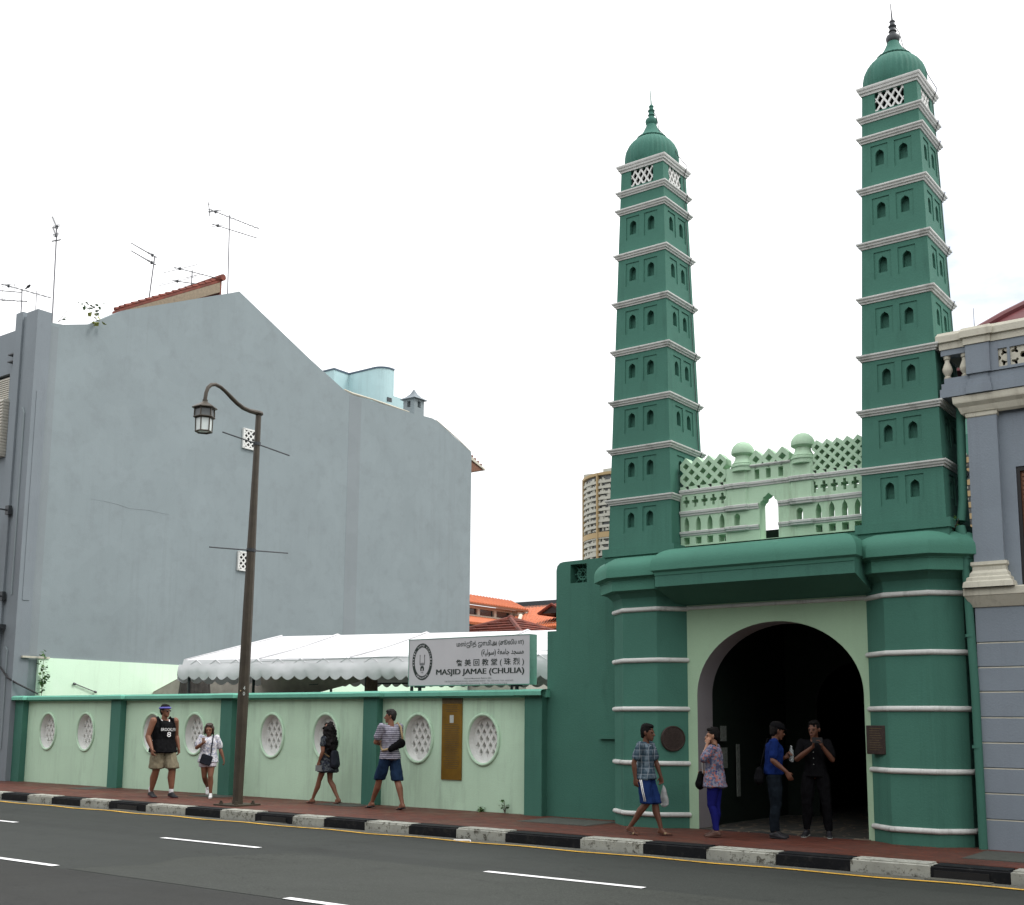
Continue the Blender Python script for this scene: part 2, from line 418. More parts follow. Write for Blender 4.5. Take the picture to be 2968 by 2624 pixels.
for x0, x1, y0, y1, lab in ((-24.25, -23.45, 15.62, 16.4, 'weathered grey slab in the pavement near the second wall pilaster from the left'), (-20.2, -19.2, 15.85, 16.42, 'grey slab in the pavement behind the woman in white shoes'),
                       (-16.45, -15.4, 15.85, 16.42, 'grey slab in the pavement under the woman in the dark dress'), (-11.3, -9.95, 15.35, 16.35, 'large grey slab in the pavement before the green gate wing'), (-4.2, -3.3, 14.7, 15.8, 'grey slab in the pavement at the foot of the violet shop wall')):
    s = MB(); s.box(x0, x1, y0, y1, -.01, .004); s.box(x0 + .03, x1 - .03, y0 + .03, y1 - .03, 0, .007)
    solo(s, 'inspection_cover', 'slab', lab, 'inspection cover', ((x0 + x1) / 2, (y0 + y1) / 2, 0), 'inspection covers in the pavement')
s = MB()
for p, q in (((-11.0, 13.43, -.13), (-10.75, 13.5, -.125)), ((-10.75, 13.5, -.125), (-10.65, 13.38, -.13)), ((-10.9, 13.36, -.13), (-10.7, 13.42, -.12))): s.tube([p, q], .008, 5)
solo(s, 'litter', 'white', 'scrap of thin white litter lying on the yellow line by the kerb', 'litter', (-10.8, 13.42, -.145))
# courtyard
s = MB(); s.box(-28.05, -4.3, 17.0, 45, -.15, .01); struct(s, 'courtyard', 'slab')

# ---------------------------------------------------------------- boundary wall
YW = 16.6
wall = thing('boundary_wall', 'low mint green boundary wall with oval openings and dark green pilasters', 'wall', (-19.8, 16.7, 0))
pil = [(-28.0, -27.62), (-23.9, -23.52), (-19.97, -19.6), (-15.77, -15.4), (-11.93, -11.56)]
ovals = [(-26.7, 0), (-25.1, 0), (-22.5, 1), (-21.0, 1), (-18.5, 2), (-16.93, 2), (-14.49, 3), (-12.95, 3)]
OZ, OW, OH = 1.262, .335, .425
def oval(cx, w, h, n=36): return [(cx + w * math.cos(2 * PI * k / n), OZ + h * math.sin(2 * PI * k / n)) for k in range(n)]
mw = lambda u, v, d: (u, YW + d, v)
for j in range(4):
    x0, x1 = pil[j][1], pil[j + 1][0]
    s = MB(); hs = [oval(x, OW, OH) for x, jj in ovals if jj == j]
    s.holed(rect(x0, x1, -.02, 2.02), hs, mw, 0, .30)
    s.holed(rect(x0, x1, -.02, 2.02), hs, mw, .30, None)
    s.build('panel', 'mint', wall)
for j, (a, b) in enumerate(pil):
    s = MB(); s.box(a, b, 16.44, 16.95, -.02, 2.02); s.build('pilaster', 'green', wall, bevel=.008)
s = MB()
prof = [(.0, 2.021), (.10, 2.021), (.13, 2.035), (.13, 2.10), (.10, 2.125), (.0, 2.14)]
segs = [(-28.0, -11.5)]
path = []
for a, b in pil: path += [(a - .02, 16.57), (a - .02, 16.45), (b + .02, 16.45), (b + .02, 16.57)]
path[0] = (-28.02, 16.57); path = path[1:]; path[-2:] = [(-11.50, 16.45)]
s.sweep(path, prof + [(-.45, 2.14)])
s.sweep([(-28.0, 16.97), (-11.5, 16.97)][::-1], [(0, 2.021), (.06, 2.021), (.06, 2.12), (0, 2.14)])
s.box(-28.0, -11.5, 16.5, 16.98, 2.0, 2.132)
s.build('coping', 'coping', wall)
def oval_grille(cx):
    fr = MB()
    pts = [(cx + (OW + .02) * math.cos(2 * PI * k / 40), YW - .005, OZ + (OH + .02) * math.sin(2 * PI * k / 40)) for k in range(40)]
    fr.tube(pts, .030, 8, closed=True)
    f = fr.build('oval_frame', 'mint', wall, smooth=True)
    # white funnel lining and pierced plate
    gm = MB(); n = 36
    mg = lambda u, v, d: (u, YW + d, v)
    a = [gm.bm.verts.new((x, YW + .004, z)) for x, z in oval(cx, OW - .003, OH - .003)]
    b = [gm.bm.verts.new((x, YW + .12, z)) for x, z in oval(cx, OW - .025, OH - .03)]
    for i in range(n): gm.bm.faces.new((a[i], a[(i + 1) % n], b[(i + 1) % n], b[i]))
    w, h = OW - .025, OH - .03
    dia = []
    px, pz = .142, .118
    for r in range(-4, 5):
        for c in range(-4, 5):
            x = c * px + (px / 2 if r % 2 else 0); z = r * pz
            if (x / (w - .035)) ** 2 + (z / (h - .055)) ** 2 < 1:
                dia.append((cx + x, OZ + z))
    def D(x, z, dw, dh): return [(x + dw, z), (x, z + dh), (x - dw, z), (x, z - dh)]
    gm.holed(oval(cx, w, h), [D(x, z, .046, .078) for x, z in dia], mg, .12)
    gm.holed(oval(cx, w, h), [D(x, z, .024, .048) for x, z in dia], mg, .22)
    for x, z in dia:
        A = [gm.bm.verts.new((p, YW + .12, q)) for p, q in D(x, z, .046, .078)]
        B = [gm.bm.verts.new((p, YW + .22, q)) for p, q in D(x, z, .024, .048)]
        for i in range(4): gm.bm.faces.new((A[i], A[(i + 1) % 4], B[(i + 1) % 4], B[i]))
    gm.build('oval_grille', 'white_screen', wall)
for x, _ in ovals: oval_grille(x)
# brass information strip
r = thing('brass_plaque', 'tall narrow brass information plaque with a dark top on the mint wall', 'plaque', (-13.67, 16.58, .53))
s = MB(); s.box(-13.90, -13.43, 16.575, 16.61, .53, 1.90); s.build('sheet', 'gold', r)
s = MB(); s.box(-13.90, -13.43, 16.572, 16.61, 1.903, 2.015); s.build('header', 'gold_dark', r)
s = MB(); s.box(-13.71, -13.62, 16.571, 16.577, 1.55, 1.69); s.build('emblem', 'paper', r)
s = MB()
for k in range(34):
    z = 1.86 - k * .034
    if .12 < (1.86 - z) < .33: continue
    wd = .19 - .06 * random.random() if k > 8 else .13 + .05 * random.random()
    s.box(-13.665 - wd, -13.665 + wd, 16.5725, 16.5765, z - .006, z + .004)
s.build('engraved_lines', 'gold_dark', r)
# ---------------------------------------------------------------- sign board
r = thing('name_board', 'pale grey mosque name board in four scripts with oval seal, above the wall', 'sign', (-13.3, 16.7, 2.14))
sx0, sx1, sz0, sz1, sy = -14.76, -11.93, 2.235, 3.105, 16.6
s = MB(); s.box(sx0, sx1, sy, sy + .02, sz0, sz1); s.build('board', 'sign', r)
s = MB(); s.box(sx0 - .006, sx1 + .006, sy + .0205, sy + .20, sz0 - .006, sz1 + .006); s.build('casing', 'sign_side', r)
s = MB()
for a, b in (((sx0, sz0 - .006), (sx1, sz0 + .006)), ((sx0, sz1 - .006), (sx1, sz1 + .006)), ((sx0 - .006, sz0), (sx0 + .006, sz1)), ((sx1 - .006, sz0), (sx1 + .006, sz1))):
    s.box(a[0], b[0], sy - .006, sy + .021, a[1], b[1])
s.build('rim', 'sign_side', r)
s = MB()
for x in (-14.58, -12.3): s = MB(); s.tube([(x, 16.72, 2.1), (x, 16.72, 2.3)], .035, 8); s.box(x - .07, x + .07, 16.64, 16.8, 2.2, 2.23); s.build('post', 'steel', r)
mt = lambda x, z: (x, sy - .0035, z)
def sxz(px, py):   # board layout, measured as fractions
    return sx0 + (px - 155) / 1535 * (sx1 - sx0), sz0
def lay(u0, u1, v, h, body, bold=0, mat='ink', name='lettering', thick=0.):
    s = MB(); W = sx1 - sx0; Hh = sz1 - sz0
    text_into(s, body, sx0 + u0 * W, sx0 + u1 * W, sz0 + v * Hh, h * Hh, mt, bold, thick=thick)
    s.build(name, mat, r)
lay(.412, .952, .845, .150, 'மஸ்ஜித் ஜாமிஅ (சூலியா)', .012)
lay(.617, .952, .655, .150, '(\ufe94\ufef4\ufedf\ufeee\ufeb3) \ufe94\ufecc\ufee3\ufe8e\ufe9f \ufeaa\ufea0\ufeb4\ufee3', .015)
lay(.408, .955, .455, .165, '詹 美 回 教 堂 ( 珠 烈 )', .012)
lay(.243, .955, .265, .150, 'MASJID JAMAE (CHULIA)', .0, thick=.0065)
lay(.478, .70, .135, .034, 'National Monument, Built in 1826', .01, 'ink_soft', 'small_print')
lay(.315, .872, .078, .034, '218, SOUTH BRIDGE ROAD, SINGAPORE 058767.  TEL: 62214165  FAX: 62252425', 0, 'ink_soft', 'small_print')
lay(.365, .825, .028, .034, 'E-mail: masjidjamae@singnet.com.sg   Website: www.mosque.org.sg', 0, 'ink_soft', 'small_print')
s = MB(); cx, cz = sx0 + .119 * (sx1 - sx0), sz0 + .515 * (sz1 - sz0); ow, oh = .247, .345
def ring(mb, w0, h0, w1, h1, y, n=48):
    a = [mb.bm.verts.new((cx + w0 * math.cos(2 * PI * k / n), y, cz + h0 * math.sin(2 * PI * k / n))) for k in range(n)]
    b = [mb.bm.verts.new((cx + w1 * math.cos(2 * PI * k / n), y, cz + h1 * math.sin(2 * PI * k / n))) for k in range(n)]
    for i in range(n): mb.bm.faces.new((a[i], a[(i + 1) % n], b[(i + 1) % n], b[i]))
ring(s, ow, oh, ow * .76, oh * .78, sy - .003)
for x in (-.062, .052):
    s.box(cx + x, cx + x + .010, sy - .004, sy - .001, cz - .06, cz + .12); s.box(cx + x - .002, cx + x + .012, sy - .004, sy - .001, cz + .10, cz + .13)
s.box(cx - .045, cx + .045, sy - .004, sy - .001, cz - .065, cz - .055)
for k in range(5): s.box(cx - .04 + k * .018, cx - .034 + k * .018, sy - .004, sy - .001, cz - .055, cz - .02)
s.holed([(cx - .045, cz - .17), (cx + .045, cz - .17), (cx + .045, cz - .11), (cx + .03, cz - .085), (cx, cz - .075), (cx - .03, cz - .085), (cx - .045, cz - .11)], [[(cx - .015, cz - .165), (cx + .015, cz - .165), (cx + .015, cz - .13), (cx, cz - .115), (cx - .015, cz - .13)]], lambda u, v, d: (u, sy - .003, v), 0)
text_into(s, '1826', cx - .03, cx + .03, cz - .20, .025, mt)
s.build('seal', 'ink', r)
s = MB()
def arc_text(body, a0, a1, flip):
    n = len(body)
    for i, ch in enumerate(body):
        if ch == ' ': continue
        a = math.radians(a0 + (a1 - a0) * i / (n - 1)); rx, rz = ow * .88, oh * .885
        px, pz = cx + rx * math.cos(a), cz + rz * math.sin(a); up = a if not flip else a + PI
        t = (up - PI / 2); c_, s_ = math.cos(t), math.sin(t)
        text_into(s, ch, -.012, .012, 0, .034, lambda x, z: (px + x * c_ - z * s_, sy - .0055, pz + x * s_ + z * c_), .02)
arc_text('MASJID JAMAE (CHULIA)', 192, -12, False); arc_text('SINGAPORE', 235, 305, True)
s.build('seal_lettering', 'sign', r)
# ---------------------------------------------------------------- gateway
YP = 16.12; XL, XR = -9.245, -5.085; GC = (XL + XR) / 2; CY = 16.40
gate = thing('mosque_gateway', 'dark green mosque gatehouse with round arch, rounded canopy and two striped pillars', 'gatehouse', (GC, 17.5, 0))
def octp(cx, k=0.):
    return [(cx - .66, 16.75), (cx - .66, 16.12), (cx - .305, 15.8), (cx + .305, 15.8), (cx + .66, 16.12), (cx + .66, 16.75)]
for cx in (XL, XR):
    s = MB(); s.sweep(octp(cx), [(.0, -.02), (.0, 3.40), (.02, 3.52), (.10, 3.60), (.16, 3.625)]); s.build('pillar', 'green', gate)
    for z in (3.335, 2.54, 1.79, .965, .20):
        s = MB(); p = [(-.002, z - .038)] + [(.010 + .028 * math.sin(t), z - .034 * math.cos(t)) for t in [PI * i / 7 for i in range(8)]] + [(-.002, z + .038)]
        s.sweep(octp(cx), p); s.build('band', 'white_trim', gate, smooth='auto')
    # octagonal canopy over the pillar
    s = MB()
    arc = [(.30 - .28 * (1 - math.cos(t)), 3.93 + .24 * math.sin(t)) for t in [PI / 2 * i / 7 for i in range(8)]]
    s.sweep(octp(cx), [(.12, 3.62), (.20, 3.625), (.205, 3.78), (.215, 3.785), (.22, 3.80), (.30, 3.83)] + arc + [(-.3, 4.21)])
    s.build('pillar_canopy', 'green_roof', gate, smooth='auto')
# centre canopy
s = MB(); x0, x1 = GC - 1.60, GC + 1.60
p = [(x0, 16.3), (x0, 15.30), (x1, 15.30), (x1, 16.3)]
arc = [(-.34 * (1 - math.cos(t)), 3.94 + .275 * math.sin(t)) for t in [PI / 2 * i / 8 for i in range(9)]]
s.sweep(p, [(-.14, 3.60), (-.12, 3.62), (-.07, 3.625), (-.06, 3.78), (-.05, 3.785), (-.04, 3.83), (0, 3.86)] + arc + [(-.9, 4.30)])
s.build('canopy', 'green_roof', gate, smooth='auto')
s = MB(); s.prism([(x0 + .05, 15.36, 3.615), (x0 + .05, 16.13, 3.385), (x0 + .05, 16.13, 3.9), (x0 + .05, 15.36, 3.9)], (3.10, 0, 0)); s.build('soffit', 'green', gate)
s = MB(); s.box(XL - .62, XR + .62, 16.12, 19.5, 4.0, 4.305); s.build('roof', 'green_roof', gate)
s = MB(); s.box(-8.7, -5.9, 17.0, 17.2, 4.3, 4.61); s.build('dark_backing_block', 'shade_green', gate)  # dark block added so the low screen openings read as shaded
# arch wall
s = MB(); ax, ahw = -7.125, 1.30
arch = [(ax + ahw, -.02), (ax + ahw, 2.0)] + [(ax + ahw * math.cos(t), 2.0 + 1.08 * math.sin(t)) for t in [PI * i / 32 for i in range(1, 32)]] + [(ax - ahw, 2.0), (ax - ahw, -.02)]
outer = [(XL + .5, -.02), (ax - ahw, -.02)] + arch[::-1][1:-1] + [(ax + ahw, -.02), (XR - .5, -.02), (XR - .5, 3.5), (XL + .5, 3.5)]
s.holed(outer, [], lambda u, v, d: (u, YP + d, v), 0)
s.build('arch_face', 'arch_face', gate)
s = MB(); s.sweep([(XL + .6, YP), (XR - .6, YP)], [(0, 3.315), (.028, 3.325), (.03, 3.36), (.0, 3.375)]); s.build('arch_string', 'white_trim', gate)
s = MB(); a = [s.bm.verts.new((u, YP + .001, v)) for u, v in arch]; b = [s.bm.verts.new((u, YP + .50, v)) for u, v in arch]
for i in range(len(a) - 1): s.bm.faces.new((a[i], a[i + 1], b[i + 1], b[i]))
s.build('arch_reveal', 'reveal', gate, smooth='auto')
s = MB(); s.holed(outer, [], lambda u, v, d: (u, YP + d, v), .50)
s.box(-10.2, -9.0, 16.62, 16.66, 0, 4.1); s.box(-5.3, -4.5, 16.62, 16.66, 0, 4.1)
# passage: side walls, ceiling, cross wall with inner arch, end wall
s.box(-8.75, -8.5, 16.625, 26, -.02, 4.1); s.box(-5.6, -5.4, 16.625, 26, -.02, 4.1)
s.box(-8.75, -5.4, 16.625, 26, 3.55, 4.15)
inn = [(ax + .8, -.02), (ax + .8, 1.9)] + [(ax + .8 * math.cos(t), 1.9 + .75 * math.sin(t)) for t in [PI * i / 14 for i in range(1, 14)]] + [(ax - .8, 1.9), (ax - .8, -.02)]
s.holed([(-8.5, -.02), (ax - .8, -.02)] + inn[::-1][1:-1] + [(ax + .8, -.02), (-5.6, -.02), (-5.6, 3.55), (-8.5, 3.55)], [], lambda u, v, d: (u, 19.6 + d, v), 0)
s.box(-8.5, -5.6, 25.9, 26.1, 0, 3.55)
s.build('passage', 'shade_green', gate)
s = MB(); s.box(-8.42, -5.8, 16.1, 26, -.01, .012); struct(s, 'passage_floor', 'crazy')
for q0, q1 in ((XL - .62, XL + .4), (XR - .4, XR + .62)): s = MB(); s.box(q0, q1, 16.66, 19.5, 0, 4.0); s.build('side_wall', 'green', gate)
# wing wall
s = MB(); pts = [(-11.56, -.02), (-9.7, -.02), (-9.7, 4.36), (-11.22, 4.335), (-11.30, 4.32), (-11.355, 4.27), (-11.375, 4.19), (-11.375, 3.14), (-11.56, 3.14)]
hole = rect(-11.08, -10.745, 3.95, 4.275)
f = lambda u, v, d: (u, 16.6 + d, v)
s.holed(pts, [hole], f, 0, .3); s.holed(pts, [hole], f, .3); s.tunnel(pts, f, 0, .3)
s.box(-10.48, -9.8, 16.54, 16.598, 1.31, 1.375)
s.build('wing_wall', 'green', gate)
s = MB(); hx, hz = -10.9125, 4.1125
s.tube([(hx + .10 * math.cos(t), 16.74, hz + .10 * math.sin(t)) for t in [2 * PI * k / 8 + .39 for k in range(8)]], .022, 6, closed=True)
s.tube([(hx + .05 * math.cos(t), 16.74, hz + .05 * math.sin(t)) for t in [2 * PI * k / 8 for k in range(8)]], .012, 6, closed=True)
for k in range(8):
    t = 2 * PI * k / 8; s.tube([(hx + .05 * math.cos(t), 16.74, hz + .05 * math.sin(t)), (hx + .22 * math.cos(t), 16.74, hz + .22 * math.sin(t))], .013, 6)
s.build('fretwork', 'green', gate); s = MB(); s.poly([(-11.2, 16.87, 3.9), (-10.9, 16.87, 3.9), (-10.9, 16.87, 4.28), (-11.2, 16.87, 4.28)]); s.poly([(-10.9, 16.87, 3.9), (-10.7, 16.87, 3.9), (-10.7, 16.87, 4.06), (-10.9, 16.87, 4.06)]); s.build('fretwork_back', 'green', gate)
# posters in the passage
for (x, y0, y1, z0, z1, lab) in ((-8.44, 16.90, 17.10, 1.30, 1.54, 'small white notice pinned highest inside the dark archway'), (-8.44, 16.80, 17.12, .88, 1.20, 'pale notice sheet inside the archway behind the woman in the floral blouse'), (-8.44, 17.45, 17.57, .42, 1.25, 'tall narrow white strip leaning deeper inside the dark archway')):
    s = MB(); s.box(x, x + .012, y0, y1, z0, z1); solo(s, 'notice', 'dim_paper', lab, 'notice', (x, y0, z0))
# medallion and plaque on the pillars
r = thing('bronze_medallion', 'round bronze medallion on the left striped pillar of the gateway', 'plaque', (-8.775, 15.93, 1.34))
q = Matrix.Translation((-8.765, 15.955, 1.34)) @ Matrix.Rotation(math.atan2(.355, .32) , 4, 'Z')
def disc(mb, prof, n=40):
    rings = [[mb.bm.verts.new(q @ Vector((rr * math.cos(2 * PI * k / n), -d, rr * math.sin(2 * PI * k / n)))) for k in range(n)] for rr, d in prof]
    for A, B in zip(rings, rings[1:]):
        for k in range(n): mb.bm.faces.new((A[k], A[(k + 1) % n], B[(k + 1) % n], B[k]))
    mb.bm.faces.new(rings[-1])
s = MB(); disc(s, [(.195, -.01), (.195, .02), (.185, .03), (.175, .03), (.17, .022)]); s.build('disc', 'bronze', r)
s = MB()
for k in range(9): w_ = .12 * math.sqrt(max(0, 1 - ((k - 4) / 5.5) ** 2)); v = s.box(-w_, w_, -.027, -.021, (4 - k) * .028 - .006, (4 - k) * .028 + .006, q)
s.build('relief', 'bronze', r)
r = thing('wall_plaque', 'square dark bronze plaque on the right striped pillar beside the arch', 'plaque', (-5.59, 15.93, 1.18))
q = Matrix.Translation((-5.60, 15.945, 1.37)) @ Matrix.Rotation(-math.radians(22), 4, 'Z')
s = MB(); s.box(-.165, .165, -.03, .03, -.195, .195, q); s.build('plate', 'bronze', r, bevel=.006)
s = MB()
for k in range(10): s.box(-.11, .11 - .05 * ((k * 3) % 4) / 3, -.0325, -.028, .15 - k * .032, .158 - k * .032, q)
s.build('engraving', 'gold_dark', r)

# ---------------------------------------------------------------- pierced parapet between the towers
scr = thing('pierced_parapet', 'mint green pierced parapet with lattice crest and two domed piers between the minarets', 'parapet', (-7.18, 16.2, 4.33))
YS = 16.1; fs = lambda u, v, d: (u, YS + d, v)
SX0, SX1 = -8.66, -5.70
bays = ((-8.66, -7.865), (-6.47, -5.70))
s = MB()
def lancet(cx, z0, w, h): return [(cx + w / 2, z0), (cx + w / 2, z0 + h * .5), (cx + w * .38, z0 + h * .75), (cx, z0 + h), (cx - w * .38, z0 + h * .75), (cx - w / 2, z0 + h * .5), (cx - w / 2, z0)]
def quat(cx, cz):
    a, b, c = .022, .055, .085
    return [(cx + a, cz - c), (cx + a, cz - .02), (cx + b, cz - .028), (cx + b, cz + .028), (cx + a, cz + .03), (cx + a, cz + c), (cx - a, cz + c), (cx - a, cz + .03), (cx - b, cz + .028), (cx - b, cz - .028), (cx - a, cz - .02), (cx - a, cz - c)]
holes = []
for xs in ((-8.555, -8.35, -8.15, -7.945), (-6.395, -6.195, -6.0, -5.81)):
    for i, x in enumerate(xs):
        w = .10 if not (x == -7.945) else .12
        holes.append(rect(x - w / 2, x + w / 2, 4.345, 4.455)); holes.append(lancet(x, 4.55, .088, .235))
for xs in ((-8.555, -8.40, -8.24, -8.085, -7.93), (-6.45, -6.30, -6.145, -5.99, -5.835)):
    for x in xs: holes.append(quat(x, 5.02))
door = [(-7.02, 4.327), (-7.02, 4.86), (-7.045, 4.90), (-7.07, 4.91), (-7.085, 4.96), (-7.12, 4.975), (-7.17, 5.02), (-7.22, 4.975), (-7.255, 4.96), (-7.27, 4.91), (-7.295, 4.90), (-7.32, 4.86), (-7.32, 4.327)]
holes += [door[::-1], ogee(-7.69, 4.57, .10, .19), ogee(-6.685, 4.56, .10, .19)]
for x in (-7.35, -7.165, -6.965): holes.append(rect(x - .04, x + .04, 5.25, 5.40))
outer = [(SX0, 4.32), (SX1, 4.32), (SX1, 5.27), (-6.47, 5.27), (-6.47, 5.46), (-7.865, 5.46), (-7.865, 5.27), (SX0, 5.27)]
s.holed(outer, holes, fs, 0, .215); s.holed(outer, holes, fs, .215)
s.tunnel(outer, fs, 0, .215)
s.build('screen_wall', 'mint_screen', scr)
# string courses that step round the piers
def course(zb, zt, x0, x1, bulge, name='string_course'):
    s = MB(); pp = [(x0, YS + .01)]
    for c in (-7.68, -6.64):
        if x0 < c < x1 and bulge: pp += [(c - .185, YS + .01), (c - .15, YS - .035), (c + .15, YS - .035), (c + .185, YS + .01)]
    pp.append((x1, YS + .01))
    s.sweep(pp, [(0, zb), (.025, zb + .008), (.028, zb + (zt - zb) * .42), (.045, zb + (zt - zb) * .5), (.05, zt - .008), (.04, zt), (0, zt + .003)])
    s.build(name, 'white_trim', scr)
course(5.135, 5.215, SX0, SX1, 1); course(4.79, 4.875, SX0, -7.325, 1); course(4.79, 4.875, -7.015, SX1, 1)
course(4.475, 4.55, SX0, -7.325, 1); course(4.475, 4.55, -7.015, SX1, 1); course(5.43, 5.475, -7.52, -6.80, 0)
for c in (-7.68, -6.64):
    s = MB(); s.sweep([(c - .185, YS + .015), (c - .15, YS - .03), (c + .15, YS - .03), (c + .185, YS + .015)], [(0, 4.875 + .005), (0, 5.13)])
    s.sweep([(c - .185, YS + .015), (c - .15, YS - .03), (c + .15, YS - .03), (c + .185, YS + .015)], [(0, 5.22), (0, 5.46)])
    s.build('pier', 'mint_screen', scr)
def lattice(x0, x1, zb, zt, pitch, name='lattice'):
    """crossing diagonal bars with a zig-zag crest"""
    s = MB(); n = max(1, round((x1 - x0) / pitch)); pitch = (x1 - x0) / n; b = .148 * pitch; rows = (zt - zb) / pitch
    for k in range(-6, n + 7):
        for sg in (1, -1):
            xa = x0 + (k + .5) * pitch; L = (zt - zb)
            # bar passes through crest peak (xa, zt), running down at 45 degrees
            pa = (xa, zt); pb = (xa - sg * L, zb)
            pa = (pa[0] - .0012 * sg, pa[1])
            # clip to bay
            def cl(p, q):
                t0, t1 = 0., 1.; dx = q[0] - p[0]
                for lim, s_ in ((x0 + .001 * sg, 1), (x1 + .001 * sg, -1)):
                    f0 = (p[0] - lim) * s_; f1 = (q[0] - lim) * s_
                    if f0 < 0 and f1 < 0: return None
                    if f0 < 0: t0 = max(t0, f0 / (f0 - f1))
                    if f1 < 0: t1 = min(t1, f0 / (f0 - f1))
                if t1 - t0 < .02: return None
                return ((p[0] + dx * t0, p[1] + (q[1] - p[1]) * t0), (p[0] + dx * t1, p[1] + (q[1] - p[1]) * t1))
            r_ = cl(pa, pb)
            if not r_: continue
            (ax_, az), (bx, bz) = r_; d = Vector((bx - ax_, bz - az)).normalized(); nn = Vector((-d.y, d.x)) * b
            yo = .002 if sg > 0 else 0; hv = b * 1.414
            s.prism([(ax_, YS + yo, az + hv), (ax_, YS + yo, az - hv), (bx, YS + yo, bz - hv), (bx, YS + yo, bz + hv)], (0, .20 - 2 * yo, 0))
    s.build(name, 'mint_screen', scr)
lattice(-8.655, -7.86, 5.245, 5.69, .195); lattice(-6.47, -5.70, 5.245, 5.69, .165); lattice(-7.47, -6.83, 5.45, 5.66, .205)
for c in (-7.60, -6.63):
    s = MB(); s.lathe(c, YS + .06, [(.17, 5.40), (.17, 5.46), (.185, 5.465), (.185, 5.49), (.165, 5.50), (.17, 5.52), (.15, 5.54), (.12, 5.60), (.115, 5.64), (.155, 5.66), (.175, 5.675), (.178, 5.70), (.17, 5.75), (.145, 5.80), (.10, 5.845), (.05, 5.865), (.005, 5.875)], 28)
    s.build('pier_dome', 'mint_screen', scr, smooth='auto')

